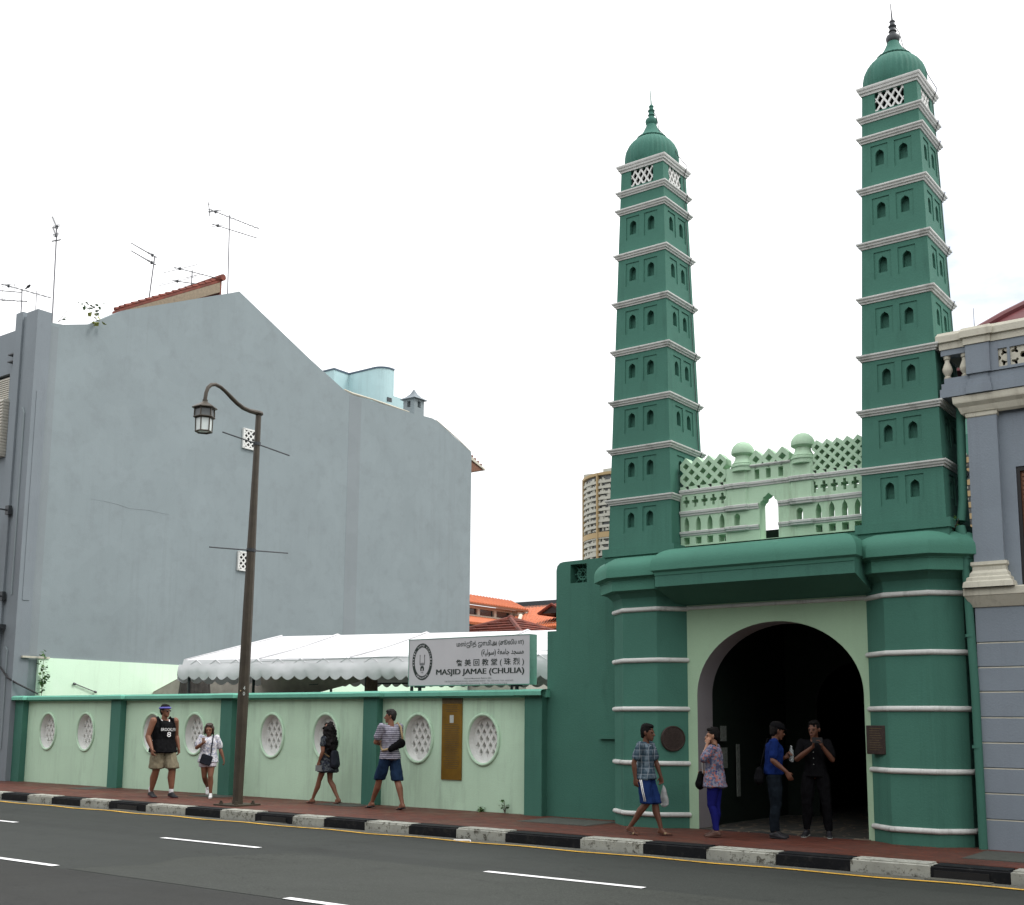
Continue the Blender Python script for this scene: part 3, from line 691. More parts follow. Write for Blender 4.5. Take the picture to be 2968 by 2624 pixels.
# ---------------------------------------------------------------- minarets
ZC = [10.91, 10.44, 10.12, 9.32, 8.48, 7.65, 6.79, 5.98, 5.14]; ZB = 4.33
def hw(z): return .578 - (z - ZB) / (10.91 - ZB) * (.578 - .398)
def minaret(cx, label, side):
    R_ = thing('minaret', label, 'minaret', (cx, CY, ZB), group='minarets over the gateway')
    def face(k):
        if k == 0: return lambda u, v, d: (cx + u, CY - hw(v) + d, v)
        if k == 1: return lambda u, v, d: (cx + hw(v) - d, CY + u, v)
        if k == 2: return lambda u, v, d: (cx - hw(v) + d, CY - u, v)
        return lambda u, v, d: (cx - u, CY + hw(v) - d, v)
    s = MB(); lv = [ZB] + ZC[::-1][:7] + [10.12]
    lv = [ZB, 5.14, 5.98, 6.79, 7.65, 8.48, 9.32, 10.12]
    for k in range(4):
        f = face(k)
        for z0, z1 in zip(lv, lv[1:]):
            H_ = z1 - z0; zc = z1 - .425 * H_
            out = [(-hw(z0), z0), (hw(z0), z0), (hw(z1), z1), (-hw(z1), z1)]
            if k == 3: s.holed(out, [], f, 0); continue
            hs = [rect(u - .125, u + .125, zc - .22, zc + .185) for u in (-.172, .172)]
            s.holed(out, hs, f, 0, .014)
            for h, u in zip(hs, (-.172, .172)):
                og = ogee(u, zc - .13, .125, .25)
                s.holed(h, [og], f, .014)
                w_ = MB(); bk = w_.tunnel(og, f, .014, .11); w_.bm.faces.new(bk)
                w_.build('niche', 'green', R_)
        s.poly([f(-hw(10.12), 10.12, 0), f(hw(10.12), 10.12, 0), f(hw(10.44), 10.44, 0), f(-hw(10.44), 10.44, 0)])
        out = [(-hw(10.44), 10.44), (hw(10.44), 10.44), (hw(10.91), 10.91), (-hw(10.91), 10.91)]
        if k == 3: s.holed(out, [], f, 0)
        else:
            g0, g1 = (-.215, .215)
            hl = rect(g0, g1, 10.50, 10.79); s.holed(out, [hl], f, 0, .05)
            # white pierced screen set in the opening
            w_ = MB()
            for i in range(-4, 9):
                for sg in (1, -1):
                    pitch = .112; a = g0 + i * pitch + .02; z0, z1 = 10.50, 10.79
                    xa, xb = a, a + sg * (z1 - z0) * .62
                    dx = xb - xa; t0, t1 = 0., 1.
                    if dx > 0: t0 = max(0, (g0 - xa) / dx); t1 = min(1, (g1 - xa) / dx)
                    else: t0 = max(0, (g1 - xa) / dx); t1 = min(1, (g0 - xa) / dx)
                    if t1 - t0 < .03: continue
                    p0 = (xa + dx * t0, z0 + (z1 - z0) * t0); p1 = (xa + dx * t1, z0 + (z1 - z0) * t1)
                    w = .0165; yo = .002 if sg > 0 else 0
                    loop = [(p0[0] - w, p0[1]), (p0[0] + w, p0[1]), (p1[0] + w, p1[1]), (p1[0] - w, p1[1])]
                    loop = [(min(g1, max(g0, u)), v) for u, v in loop]
                    A = [w_.bm.verts.new(f(u, v, .012 + yo)) for u, v in loop]; B = [w_.bm.verts.new(f(u, v, .045 - yo)) for u, v in loop]
                    w_.bm.faces.new(A); w_.bm.faces.new(B[::-1])
                    for q_ in range(4): w_.bm.faces.new((A[q_], A[(q_ + 1) % 4], B[(q_ + 1) % 4], B[q_]))
            w_.build('grille', 'white_screen', R_)
            w_ = MB(); w_.poly([f(u, v, .20) for u, v in rect(-.28, .28, 10.46, 10.85)]); w_.build('lantern_shade', 'shade_green', R_)  # dark sheet stands in for the shaded inside behind the grille
    s.build('shaft', 'green', R_)
    s = MB(); h = hw(ZB); s.box(cx - h - .075, cx + h + .075, CY - h - .075, CY + h + .075, 4.20, 4.328); s.box(cx - h - .045, cx + h + .045, CY - h - .045, CY + h + .045, 4.10, 4.20); s.build('base_moulding', 'green', R_)
    for i, z in enumerate(ZC):
        h = hw(z); e = .95 if i == 0 else .72
        pth = [(cx - h, CY - h), (cx + h, CY - h), (cx + h, CY + h), (cx - h, CY + h)]
        prof = [(-.01, z - .125 * e), (.018, z - .125 * e), (.022, z - .088 * e), (.042, z - .083 * e), (.05, z - .048 * e), (.060, z - .043 * e), (.068, z - .02), (.068, z), (-.05, z + .006)]
        s = MB(); s.sweep(pth, prof, closed=True); s.build('cornice', 'white_trim', R_)
    s = MB(); dx = cx - .035
    prof = [(.40, 10.88), (.445, 10.93), (.468, 11.0), (.472, 11.07), (.468, 11.15), (.452, 11.22), (.42, 11.29), (.37, 11.36), (.305, 11.42), (.24, 11.465)]
    prof = [(r_ * .965, z_) for r_, z_ in prof]; s.lathe(dx, CY, prof, 144, rib=36, amp=.03); s.build('dome', 'green_dome', R_, smooth=True)
    s = MB(); s.lathe(dx, CY, [(.24, 11.455), (.262, 11.46), (.257, 11.482), (.215, 11.505), (.175, 11.55), (.142, 11.60), (.115, 11.655), (.095, 11.70), (.082, 11.74)], 48, rib=24, amp=.03); s.build('collar', 'green_dome', R_, smooth=True)
    s = MB(); s.lathe(dx, CY, [(.08, 11.73), (.095, 11.755), (.105, 11.80), (.092, 11.84), (.05, 11.87), (.046, 11.90), (.062, 11.915), (.05, 11.93), (.045, 11.97), (.056, 11.985), (.062, 12.0), (.04, 12.01), (.035, 12.06), (.045, 12.075), (.03, 12.10), (.012, 12.11)], 20)
    s.tube([(dx, CY, 12.1), (dx - .015, CY, 12.38)], [.014, .006], 6); s.build('finial', 'steel' if side > 0 else 'green_dome', R_, smooth='auto')
    # lightning cable down the street-side right edge
    s = MB(); pts = [(dx, CY - .02, 12.08), (dx + .10, CY, 11.86), (dx + .15, CY, 11.60), (dx + .26, CY, 11.46), (dx + .42, CY, 11.26), (dx + .485, CY, 11.05), (cx + hw(10.9) + .10, CY + .26, 10.93)]
    for z in ZC: h = hw(z); pts += [(cx + h + .018, CY + h - .12, z + .03)] if z < 10.9 else []; pts += [(cx + h + .085, CY + h - .12, z), (cx + h + .02, CY + h - .12, z - .15)]
    pts.append((cx + hw(4.6) + .02, CY + hw(4.6) - .12, 4.9))
    s.tube(pts, .006, 5); s.build('lightning_cable', 'cable', R_)
minaret(XL, 'tall green minaret with green finial, in front of the round apartment tower', -1)
minaret(XR, 'tall green minaret with dark finial, beside the violet shop building', 1)

# downpipe between gateway and shop
r = thing('drainpipe', 'dark green drainpipe between the right striped pillar and the violet shop wall', 'drainpipe', (-4.28, 15.95, 0))
s = MB(); s.tube([(-4.28, 15.97, 0), (-4.285, 15.97, 2.05), (-4.32, 15.97, 3.45), (-4.345, 15.97, 4.05)], .055, 12); s.tube([(-4.35, 15.97, 4.03), (-4.38, 15.99, 4.22)], .07, 12)
s.tube([(-4.37, 16.02, 4.3), (-4.34, 16.05, 4.6), (-4.33, 16.10, 5.9)], .06, 12); s.build('pipe', 'green', r, smooth='auto')
s = MB()
for z in (1.30, 2.75, 3.8): s = MB(); s.tube([(-4.285 - .01 * z, 15.97, z - .02), (-4.285 - .01 * z, 15.97, z + .02)], .064, 12); s.build('clamp', 'green', r)

# ---------------------------------------------------------------- leaves helper
def leaves(mb, pts, n, spread, size):
    for k in range(n):
        p = Vector(random.choice(pts)) + Vector((random.uniform(-1, 1), random.uniform(-1, 1), random.uniform(-1, 1))) * spread
        a = Vector((random.uniform(-1, 1), random.uniform(-1, 1), random.uniform(-.8, .3))).normalized(); b = a.cross(Vector((random.random(), random.random(), 1))).normalized()
        L = size * random.uniform(.6, 1.2); w = L * .38
        t = a.cross(b) * L * .12
        vs = [p, p + a * L * .4 + b * w + t, p + a * L, p + a * L * .4 - b * w + t]
        c = mb.bm.verts.new(p + a * L * .45); v = [mb.bm.verts.new(x) for x in vs]
        for i in range(4): mb.bm.faces.new((v[i], v[(i + 1) % 4], c))
def plant(name, label, cat, base, stems, nleaf, spread, size, mat='leaf', group=None):
    r = thing(name, label, cat, base, group=group); s = MB(); pts = []
    for st in stems:
        P = [Vector(base) + Vector(q) for q in st]; s.tube(P, [.008] + [.005] * (len(P) - 1), 5); pts += P[1:]
        for a, b in zip(P, P[1:]): pts.append((a + b) / 2)
    s.build('stem', 'stem', r); s = MB(); leaves(s, pts, nleaf, spread, size); s.build('foliage', mat, r, recalc=False)
plant('fig_seedling', 'leafy seedling rooted in the top corner of the grey gable wall', 'plant', (-28.06, 16.95, 12.25), [[(0, 0, 0), (.1, .3, .55), (.1, .75, .75), (.12, 1.15, .62)], [(0, 0, 0), (.1, .2, .2)]], 9, .05, .17)
M_ = M['leaf']; 
s = MB(); leaves(s, [(-27.95, 18.0, 12.72), (-27.95, 18.1, 12.6), (-27.95, 17.95, 12.55)], 14, .12, .17)
solo(s, 'hanging_leaves', 'leaf_y', 'few yellow-green leaves hanging over the top edge of the grey gable wall', 'plant', (-27.95, 18.0, 12.6), recalc=False)
s = MB(); leaves(s, [(-27.95, 17.6, 12.95), (-27.95, 18.05, 12.95), (-27.95, 18.1, 13.1)], 12, .09, .16)
solo(s, 'seedling_crown', 'leaf', 'dark leaves at the tip of the stem above the grey gable wall corner', 'plant', (-27.95, 18.0, 12.95), recalc=False)
plant('climbing_plant', 'green climber on the mint wall beside the grey pier at far left', 'plant', (-27.75, 17.0, 2.12), [[(0, 0, 0), (.02, 0, .4), (-.02, 0, .8), (.05, 0, 1.12)], [(.05, 0, .4), (.2, 0, .55)], [(0, 0, .7), (.16, 0, .75)]], 90, .07, .11)
plant('small_fern', 'tiny reddish green fern on the wall end at far left, under the cable', 'plant', (-28.75, 16.7, 2.12), [[(0, 0, 0), (0, 0, .18)], [(0, 0, 0), (-.08, 0, .12)]], 26, .06, .10)
plant('weed', 'small bright green weed at the foot of the mint wall', 'weed', (-12.95, 16.56, 0), [[(0, 0, 0), (.02, -.03, .07)], [(0, 0, 0), (-.05, -.03, .04)]], 20, .04, .07, group='weeds at the wall foot')
plant('weed', 'taller spindly weed at the wall foot beside the last dark pilaster', 'weed', (-12.42, 16.56, 0), [[(0, 0, 0), (.0, -.03, .22)], [(0, 0, 0), (.05, -.03, .14)], [(0, 0, 0), (-.05, -.03, .16)]], 12, .04, .08, group='weeds at the wall foot')
plant('pipe_weed', 'dark weeds sprouting at the joint of the green drainpipe', 'weed', (-4.42, 15.93, 4.22), [[(0, 0, 0), (-.12, 0, .1), (-.25, 0, .1)], [(0, 0, 0), (.05, -.02, .1)], [(0, 0, 0), (-.12, 0, -.1)]], 26, .05, .06)

# ---------------------------------------------------------------- violet shop building at right
shop = thing('corner_shophouse', 'violet grey shop building with cream cornice, grooved ground floor and balustrade at right edge', 'building', (-2, 18, 0))
SH = 16.03; XW = -4.24; XE = 6.0
s = MB()
zs = [-.02, .38, .71, 1.03, 1.355, 1.68, 2.01, 2.33, 2.65, 3.12]
s.box(XW + .02, XE, SH - .03, 26, -.02, 3.2)
for a, b in zip(zs, zs[1:]): s.box(XW, XE, SH - .05, 25, a + .012, b - .012 if b < 3 else b)
s.build('rusticated_wall', 'shop', shop)
s = MB()
for z in zs[1:-1]: s.box(XW + .004, XE, SH - .044, 24, z - .0118, z + .002)
s.build('groove_line', 'cream', shop)
s = MB(); s.sweep([(XW, 17.0), (XW, SH - .05), (XE, SH - .05)], [(0, 3.115), (.02, 3.12), (.10, 3.26), (.11, 3.27), (.11, 3.36), (.09, 3.375), (-.4, 3.38)]); s.build('ledge', 'cream', shop)
s = MB(); s.box(XW + .03, -3.645, SH, 25, 3.2, 6.0); s.box(-3.645, XE, SH + .12, 25, 3.2, 6.0)
s.box(-3.645, XE, SH, SH + .12, 4.96, 6.0); s.box(-2.7, XE, SH, SH + .12, 3.2, 4.96); s.build('upper_wall', 'shop', shop)
s = MB(); s.box(-3.64, -2.71, SH + .05, SH + .11, 3.38, 4.95)
for k in range(24): s.box(-3.58, -2.77, SH + .035, SH + .06, 3.45 + k * .06, 3.49 + k * .06)
w = s.build('window_shutter', 'wood', shop)
s = MB(); s.box(-3.64, -3.60, SH + .01, SH + .045, 3.38, 4.95); s.box(-3.60, -2.75, SH + .01, SH + .045, 4.9, 4.95); s.box(-2.75, -2.71, SH + .01, SH + .045, 3.38, 4.95); s.build('window_frame', 'black', shop)
def pilaster_(xa, xb):
    s = MB(); s.box(xa, xb, SH - .09, SH + .1, 3.68, 5.78); s.build('pilaster', 'shop', shop)
    s = MB(); s.sweep([(xa, 16.3), (xa, SH - .09), (xb, SH - .09), (xb, 16.3)], [(0, 3.72), (.035, 3.715), (.04, 3.67), (.02, 3.65), (.02, 3.60), (.05, 3.56), (.055, 3.52), (.085, 3.50), (.09, 3.46), (.12, 3.44), (.13, 3.37)]); s.build('pilaster_base', 'cream', shop)
    s = MB(); s.sweep([(xa, 16.3), (xa, SH - .09), (xb, SH - .09), (xb, 16.3)], [(0, 5.68), (.012, 5.69), (.015, 5.74), (.03, 5.75)]); s.build('pilaster_capital', 'cream', shop)
pilaster_(-4.21, -3.83); pilaster_(-2.35, -1.95)
s = MB(); s.sweep([(-4.28, 17), (-4.28, SH - .10), (XE, SH - .10)], [(-.03, 5.72), (0, 5.75), (.02, 5.80), (.03, 5.83), (.075, 5.88), (.08, 5.90), (.085, 5.975), (-.3, 5.98)]); s.build('cornice', 'cream', shop)
XO = -4.515
s = MB(); s.sweep([(XO, 17), (XO, SH - .20), (-4.17, SH - .20), (-4.17, SH - .22), (-3.84, SH - .22), (-3.84, SH - .20), (XE, SH - .20)], [(-.5, 5.985), (.0, 5.985), (.0, 6.10), (-.02, 6.105), (-.02, 6.18), (-.05, 6.185), (-.05, 6.26), (-.5, 6.262)]); s.build('blocking_course', 'shop', shop)
s = MB(); yf = SH - .17
s.box(-4.16, -3.85, yf - .03, yf + .25, 6.262, 6.66); s.box(XO + .02, -4.161, yf + .02, yf + .2, 6.585, 6.665)
hl = [rect(-3.75, -3.635, 6.30, 6.55), rect(-3.60, -3.28, 6.30, 6.55), rect(-3.24, -2.92, 6.30, 6.55)]
fr = lambda u, v, d: (u, yf + d, v)
s.holed(rect(-3.85, XE, 6.262, 6.665), hl, fr, 0, .12); s.holed(rect(-3.85, XE, 6.262, 6.665), hl, fr, .12)
s.build('parapet', 'shop', shop)
def quatre_tile(x0, x1, z0, z1, full=True):
    s = MB(); cx_, cz_ = (x0 + x1) / 2, (z0 + z1) / 2; hs = []
    def lobe(cx, cz, ang, r=.030):
        out = []
        for k in range(18):
            t = 2 * PI * k / 18; rr = r * (1 + .45 * math.cos(3 * (t - ang))); out.append((cx + rr * math.cos(t), cz + rr * math.sin(t)))
        return out
    if full:
        hs.append([(cx_ + .042 * math.cos(2 * PI * k / 16), cz_ + .042 * math.sin(2 * PI * k / 16)) for k in range(16)])
        for sx in (-1, 1):
            for sz in (-1, 1): hs.append(lobe(cx_ + sx * .098, cz_ + sz * .075, math.atan2(sz, sx) + PI / 3, .036))
    else:
        for sz in (-1, 1): hs.append(lobe(cx_ + .012, cz_ + sz * .068, math.atan2(sz, 1) + PI / 3, .034))
        hs.append([(x0 + .003 + .028 * math.cos(t), cz_ + .034 * math.sin(t)) for t in [-PI / 2 + PI * k / 8 for k in range(9)]])
    s.holed(rect(x0, x1, z0, z1), hs, fr, .025, .10); s.build('pierced_tile', 'cream', shop)
quatre_tile(-3.75, -3.635, 6.30, 6.55, False); quatre_tile(-3.60, -3.28, 6.30, 6.55); quatre_tile(-3.24, -2.92, 6.30, 6.55)
for x in (-4.43, -4.20):
    s = MB(); s.lathe(x, yf + .08, [(.045, 6.265), (.05, 6.285), (.03, 6.30), (.045, 6.33), (.065, 6.37), (.067, 6.40), (.055, 6.44), (.032, 6.50), (.03, 6.53), (.045, 6.545), (.045, 6.56), (.05, 6.585)], 20); s.build('baluster', 'cream', shop, smooth='auto')
s = MB(); s.sweep([(XO + .015, 17), (XO + .015, yf + .015), (-4.17, yf + .015), (-4.17, yf - .035), (-3.84, yf - .035), (-3.84, yf - .005), (XE, yf - .005)], [(-.3, 6.664), (.01, 6.666), (.012, 6.76), (.045, 6.765), (.045, 6.855), (.02, 6.90), (-.3, 6.915)]); s.build('coping', 'cream', shop)
s = MB(); s.box(XO + .1, XE, 16.3, 25, 6.0, 6.3); s.box(XO + .25, XO + .33, 16.2, 25, 6.2, 6.67); s.build('roof_slab', 'shop', shop); s = MB(); s.box(XO + .4, XE, 16.7, 16.75, 6.2, 6.95); s.box(-3.9, XE, 16.16, 16.2, 6.262, 6.66); s.build('dark_backing', 'shade_green', shop)  # dark sheets added behind tiles and balusters so the gaps read as shaded
# temple roof behind shop
tr = thing('maroon_roof', 'maroon roof with upswept curved ridge behind the cream coping at right edge', 'roof', (-2.6, 22, 7))
s = MB(); cxx, cyy = -2.98, 22.3
prof = [(2.6, 7.5), (2.55, 7.68), (2.2, 8.2), (1.75, 8.58), (1.4, 8.84), (1.22, 8.97), (1.20, 9.15), (1.12, 9.2), (1.10, 9.45), (1.0, 9.52)]
for (r0, z0), (r1, z1) in zip(prof, prof[1:]):
    A = [(cxx + sx * r0, cyy + sy_ * r0, z0) for sx, sy_ in ((-1, -1), (1, -1), (1, 1), (-1, 1))]; B = [(cxx + sx * r1, cyy + sy_ * r1, z1) for sx, sy_ in ((-1, -1), (1, -1), (1, 1), (-1, 1))]
    for i in range(4): s.poly([A[i], A[(i + 1) % 4], B[(i + 1) % 4], B[i]])
s.poly([(cxx - 1, cyy - 1, 9.42), (cxx + 1, cyy - 1, 9.42), (cxx + 1, cyy + 1, 9.42), (cxx - 1, cyy + 1, 9.42)])
s.build('roof_slope', 'maroon', tr)
s = MB()
for sx, sy_ in ((-1, -1), (1, -1)):
    s.tube([(cxx + sx * r0, cyy + sy_ * r0, z0 + .03) for r0, z0 in prof], .07, 8)
s.build('hip_ridge', 'maroon', tr)
s = MB(); s.box(-5.2, 0, 20, 25, 6, 7.45); s.build('wall', 'shop', tr)
s = MB(); s.tube([(-4.955, 19.5, 6.9), (-4.955, 19.5, 8.46)], [.014, .004], 6); solo(s, 'lightning_rod', 'steel', 'thin lightning rod standing behind the cream coping at right', 'lightning rod', (-4.955, 19.5, 6.9))

# ---------------------------------------------------------------- grey gable building at left
gb = thing('gable_building', 'big plain blue grey gable wall building with a red tiled roof behind it', 'building', (-33, 26, 0))
k1 = .9947; XG = -28.05
gp = [(16.78, 12.18), (17.1, 12.22), (17.9, 12.46), (18.9, 13.15), (20.67, 13.94), (22.75, 14.88), (23.11, 15.05), (26.23, 13.64), (27.9, 12.95), (28.3, 12.88), (29.28, 12.90), (31.57, 12.92), (32.1, 12.96), (32.6, 12.98), (32.86, 12.94), (34.96, 12.13), (35.0, 12.0)]
pts = [(16.5, 0)] + [(16.5, 12.18)] + gp + [(35.0, 0)]
s = MB(); s.prism([(XG, y, z) for y, z in pts], (-.5, 0, 0)); s.build('gable_wall', 'grey_wall', gb)
# downpipe-like crack strip at mid wall and cream worn coping
s = MB(); s.box(XG - .01, XG + .003, 28.15, 28.75, 3.2, 12.84); s.build('wall_strip', 'grey_strip', gb)
s = MB(); s.box(XG - .01, XG + .003, 16.74, 16.98, 3.2, 12.1); s.build('wall_strip', 'grey_strip', gb)
s = MB(); cp = gp[8:12]
s.tube([(XG - .02, y, z + .01) for y, z in [(27.9, 12.97), (28.3, 12.92), (29.3, 12.95), (30.4, 12.93), (31.3, 12.93)]], [.03, .05, .035, .04, .02], 6); s.build('worn_coping', 'cream', gb)
s = MB(); s.tube([(XG - .02, y, z + .005) for y, z in [(32.86, 12.96), (34.0, 12.55), (34.98, 12.14)]], .018, 6); s.build('verge', 'cream', gb)
# front pier and facade
s = MB(); s.box(-28.5, -27.98, 16.3, 16.72, 0, 12.42); s.box(-28.72, -28.5, 16.36, 16.9, 0, 12.36); s.box(-29.05, -28.72, 16.3, 16.9, 0, 12.5)
s.box(-27.98, -27.965, 16.42, 16.62, 4.6, 10.2)
s.build('corner_pier', 'grey_front', gb, bevel=.012)
s = MB()
s.tube([(-28.27, 16.285, 4.75), (-28.27, 16.285, 9.6), (-28.36, 16.285, 9.75)], .022, 6)
s.tube([(-28.27, 16.285, .8), (-28.27, 16.285, 3.3), (-28.36, 16.285, 3.4)], .022, 6); s.build('moulding', 'grey_wall', gb)
s = MB(); s.box(-40, -29.05, 16.5, 17.0, 0, 9.0); s.box(-40, -30.4, 16.5, 17.0, 9.0, 12.0); s.box(-30.4, -29.05, 16.5, 17, 10.95, 12.15); s.box(-29.5, -29.05, 16.5, 17, 9, 10.95)
s.box(-40, -29.05, 17, 17.4, 0, 12); s.build('front_wall', 'grey_front', gb)
s = MB(); s.box(-30.4, -29.5, 16.6, 16.7, 10.12, 10.9)
for k in range(12): s.box(-30.36, -29.54, 16.555, 16.6, 10.16 + k * .06, 10.19 + k * .06)
s.build('window_louvre', 'louvre', gb)
s = MB()
for k in range(18): s.box(-31.5, -29.42, 16.30, 16.5, 8.66 + k * .085, 8.70 + k * .085)
s.box(-31.5, -29.44, 16.34, 16.5, 8.6, 10.2); s.build('corrugated_box', 'louvre', gb)
s = MB(); s.box(-29.42, -29.05, 16.35, 16.5, 11.2, 11.23); s.box(-29.42, -29.05, 16.35, 16.5, 11.4, 11.43); s.build('string_line', 'steel', gb)
# red tiled roof of the bay behind, ridge at y 22.9
def tile_slope(mb, x0, x1, ya, za, yb, zb, pitch=.25, r=.05):
    """barrel tiles running from (ya,za) eave to (yb,zb) ridge"""
    n = int((x1 - x0) / pitch); m = 14
    for i in range(n):
        x = x0 + (i + .5) * pitch
        for j in range(m):
            t0, t1 = j / m, (j + 1.15) / m
            p0 = (x, ya + (yb - ya) * t0, za + (zb - za) * t0 + .05); p1 = (x, ya + (yb - ya) * min(1, t1), za + (zb - za) * min(1, t1) + .02)
            mb.tube([p0, p1], [r * 1.3, r], 6)
    mb.prism([(x0, ya, za), (x0, yb, zb), (x0, yb, zb - .08), (x0, ya, za - .08)], (x1 - x0, 0, 0))
s = MB(); tile_slope(s, -29.75, -28.95, 19.72, 13.73, 23.05, 15.62); s.build('tiled_roof', 'red_tile', gb)
s = MB(); s.prism([(-28.93, 19.6, 13.57), (-28.93, 23.05, 15.53), (-28.93, 23.05, 15.2), (-28.93, 19.6, 13.3)], (-.1, 0, 0)); s.build('verge_board', 'tan_board', gb)
s = MB(); s.box(-34, -28.95, 23.05, 23.12, 14, 15.6); s.tube([(-34, 23.1, 15.68), (-28.85, 23.1, 15.70)], .11, 8); tile_slope(s, -34, -29.3, 26, 13.4, 23.15, 15.5); s.build('ridge', 'red_tile', gb)
s = MB(); s.box(-40, -28.5, 17, 35, 0, 12.2); s.build('core', 'grey_wall', gb)
# rear eave overhang
s = MB(); s.prism([(XG - .05, 35.02, 12.0), (XG - .05, 35.95, 11.63), (XG - .05, 35.95, 11.57), (XG - .05, 35.02, 11.86)], (-3, 0, 0)); s.build('rear_eave_soffit', 'cream', gb)
s = MB()
for k in range(5): s.tube([(XG - .1, 35.0 + k * .19, 12.09 - k * .078), (XG - 3, 35.0 + k * .19, 12.09 - k * .078)], .05, 6)
s.build('rear_eave_tiles', 'red_tile', gb)
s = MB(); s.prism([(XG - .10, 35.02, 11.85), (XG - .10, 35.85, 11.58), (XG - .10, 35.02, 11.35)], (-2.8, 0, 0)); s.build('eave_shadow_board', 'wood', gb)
s = MB(); s.tube([(XG + .001, y, z) for y, z in ((18.26, 7.56), (18.67, 7.57), (19.12, 7.55), (19.52, 7.49), (20.15, 7.54), (20.91, 7.51))], [.002, .004, .006, .005, .006, .002], 5); s.build('crack', 'grey_strip', gb)
# mint base of the gable wall
s = MB(); s.box(XG + .003, XG + .03, 17.0, 34.9, 0, 3.15); s.box(-28.0, -27.93, 16.98, 17.25, 0, 3.12); s.build('mint_base', 'mint_lit', gb)
s = MB(); s.box(-27.995, -27.90, 16.5, 17.27, 3.12, 3.17); s.build('base_cap', 'cream', gb)
# vents
fg = lambda u, v, d: (XG + .03 - d, u, v)
for z0, z1 in ((10.07, 10.63), (6.2, 6.72)):
    v = MB(); y0, y1 = 23.50, 24.05
    for sg in (1, -1):
        for i in range(-3, 5):
            ya = y0 + i * .185; yb = ya + sg * (z1 - z0)
            t0, t1 = 0., 1.; dy = yb - ya
            if dy > 0: t0 = max(0, (y0 - ya) / dy); t1 = min(1, (y1 - ya) / dy)
            else: t0 = max(0, (y1 - ya) / dy); t1 = min(1, (y0 - ya) / dy)
            if t1 - t0 < .05: continue
            a = (ya + dy * t0, z0 + (z1 - z0) * t0); b = (ya + dy * t1, z0 + (z1 - z0) * t1)
            xo = .003 if sg > 0 else 0
            v.prism([(XG + .03 + xo, a[0], a[1] - .03), (XG + .03 + xo, b[0], b[1] - .03), (XG + .03 + xo, b[0], b[1] + .03), (XG + .03 + xo, a[0], a[1] + .03)], (.03, 0, 0))
    for a in ((y0 - .03, y0 + .02, z0 - .04, z1 + .04), (y1 - .02, y1 + .03, z0 - .04, z1 + .04), (y0, y1, z0 - .045, z0 + .01), (y0, y1, z1 - .01, z1 + .045)): v.box(XG + .004, XG + .07, *a)
    o = v.build('vent_grille', 'white_screen', gb)
    v = MB(); v.box(XG + .003, XG + .012, y0, y1, z0, z1); v.build('vent_shade_plate', 'black', o)  # black plate on the wall stands in for shade behind the grille
# cupola vent
s = MB(); cy0, cy1 = 31.55, 32.10; cw = .55
s.box(XG - cw, XG + .001, cy0, cy1, 12.7, 13.22); s.box(XG - cw, XG + .001, cy0, cy1, 13.46, 13.56)
for xa, xb in ((XG - cw, XG - cw + .19), (XG - .19, XG + .001)):
    for ya, yb in ((cy0, cy0 + .19), (cy1 - .19, cy1)): s.box(xa, xb, ya, yb, 13.22, 13.46)
cup = s.build('cupola_vent', 'grey_wall', gb)
s = MB(); c_ = (XG - cw / 2, (cy0 + cy1) / 2)
pr_ = [(.38, 13.54), (.34, 13.58), (.21, 13.66), (.10, 13.78), (.04, 13.90), (.03, 13.94)]
for (r0, z0), (r1, z1) in zip(pr_, pr_[1:]):
    A = [(c_[0] + a * r0, c_[1] + b * r0, z0) for a, b in ((-1, -1), (1, -1), (1, 1), (-1, 1))]; B = [(c_[0] + a * r1, c_[1] + b * r1, z1) for a, b in ((-1, -1), (1, -1), (1, 1), (-1, 1))]
    for i in range(4): s.poly([A[i], A[(i + 1) % 4], B[(i + 1) % 4], B[i]])
s.poly([(c_[0] - .38, c_[1] - .38, 13.54), (c_[0] + .38, c_[1] - .38, 13.54), (c_[0] + .38, c_[1] + .38, 13.54), (c_[0] - .38, c_[1] + .38, 13.54)])
s.tube([(c_[0], c_[1], 13.9), (c_[0], c_[1], 14.2)], .008, 5); s.build('cupola_roof', 'grey_front', gb)
# hanging sign, brackets, cable
r = thing('hanging_shop_sign', 'narrow vertical dark red shop sign on brackets, cut off by the left edge', 'sign', (-28.6, 15.6, 5.2))
s = MB(); s.box(-28.70, -28.58, 14.9, 15.82, 5.15, 6.95); s.build('board', 'red_sign', r)
s = MB(); text_into(s, 'S', 15.45, 15.75, 6.45, .55, lambda u, v: (-28.576, u, v), .03); s.build('letter', 'white', r)
s = MB()
for z in (7.0, 4.72): s = MB(); s.tube([(-28.64, 14.9, z), (-28.64, 16.3, z)], .022, 6); s.box(-28.72, -28.56, 16.2, 16.30, z - .12, z + .12); s.build('bracket', 'steel', r)
s = MB(); s.box(-29.0, -28.45, 16.1, 16.3, 3.86, 3.98); s.box(-29.0, -28.6, 15.7, 16.3, 3.90, 3.96); solo(s, 'awning_bracket', 'steel', 'dark awning bracket on the grey pier low at the left edge', 'bracket', (-28.8, 16.2, 3.9))
s = MB(); s.tube([(-29.1, 16.24, 3.6), (-28.9, 16.24, 3.35), (-28.6, 16.24, 2.95), (-28.3, 16.24, 2.75), (-28.1, 16.24, 2.6), (-27.9, 16.4, 2.45), (-27.75, 16.9, 2.2)], .025, 6); solo(s, 'cable', 'cable', 'thick black cable drooping from the grey pier to the mint wall', 'cable', (-28.6, 16.24, 2.9))
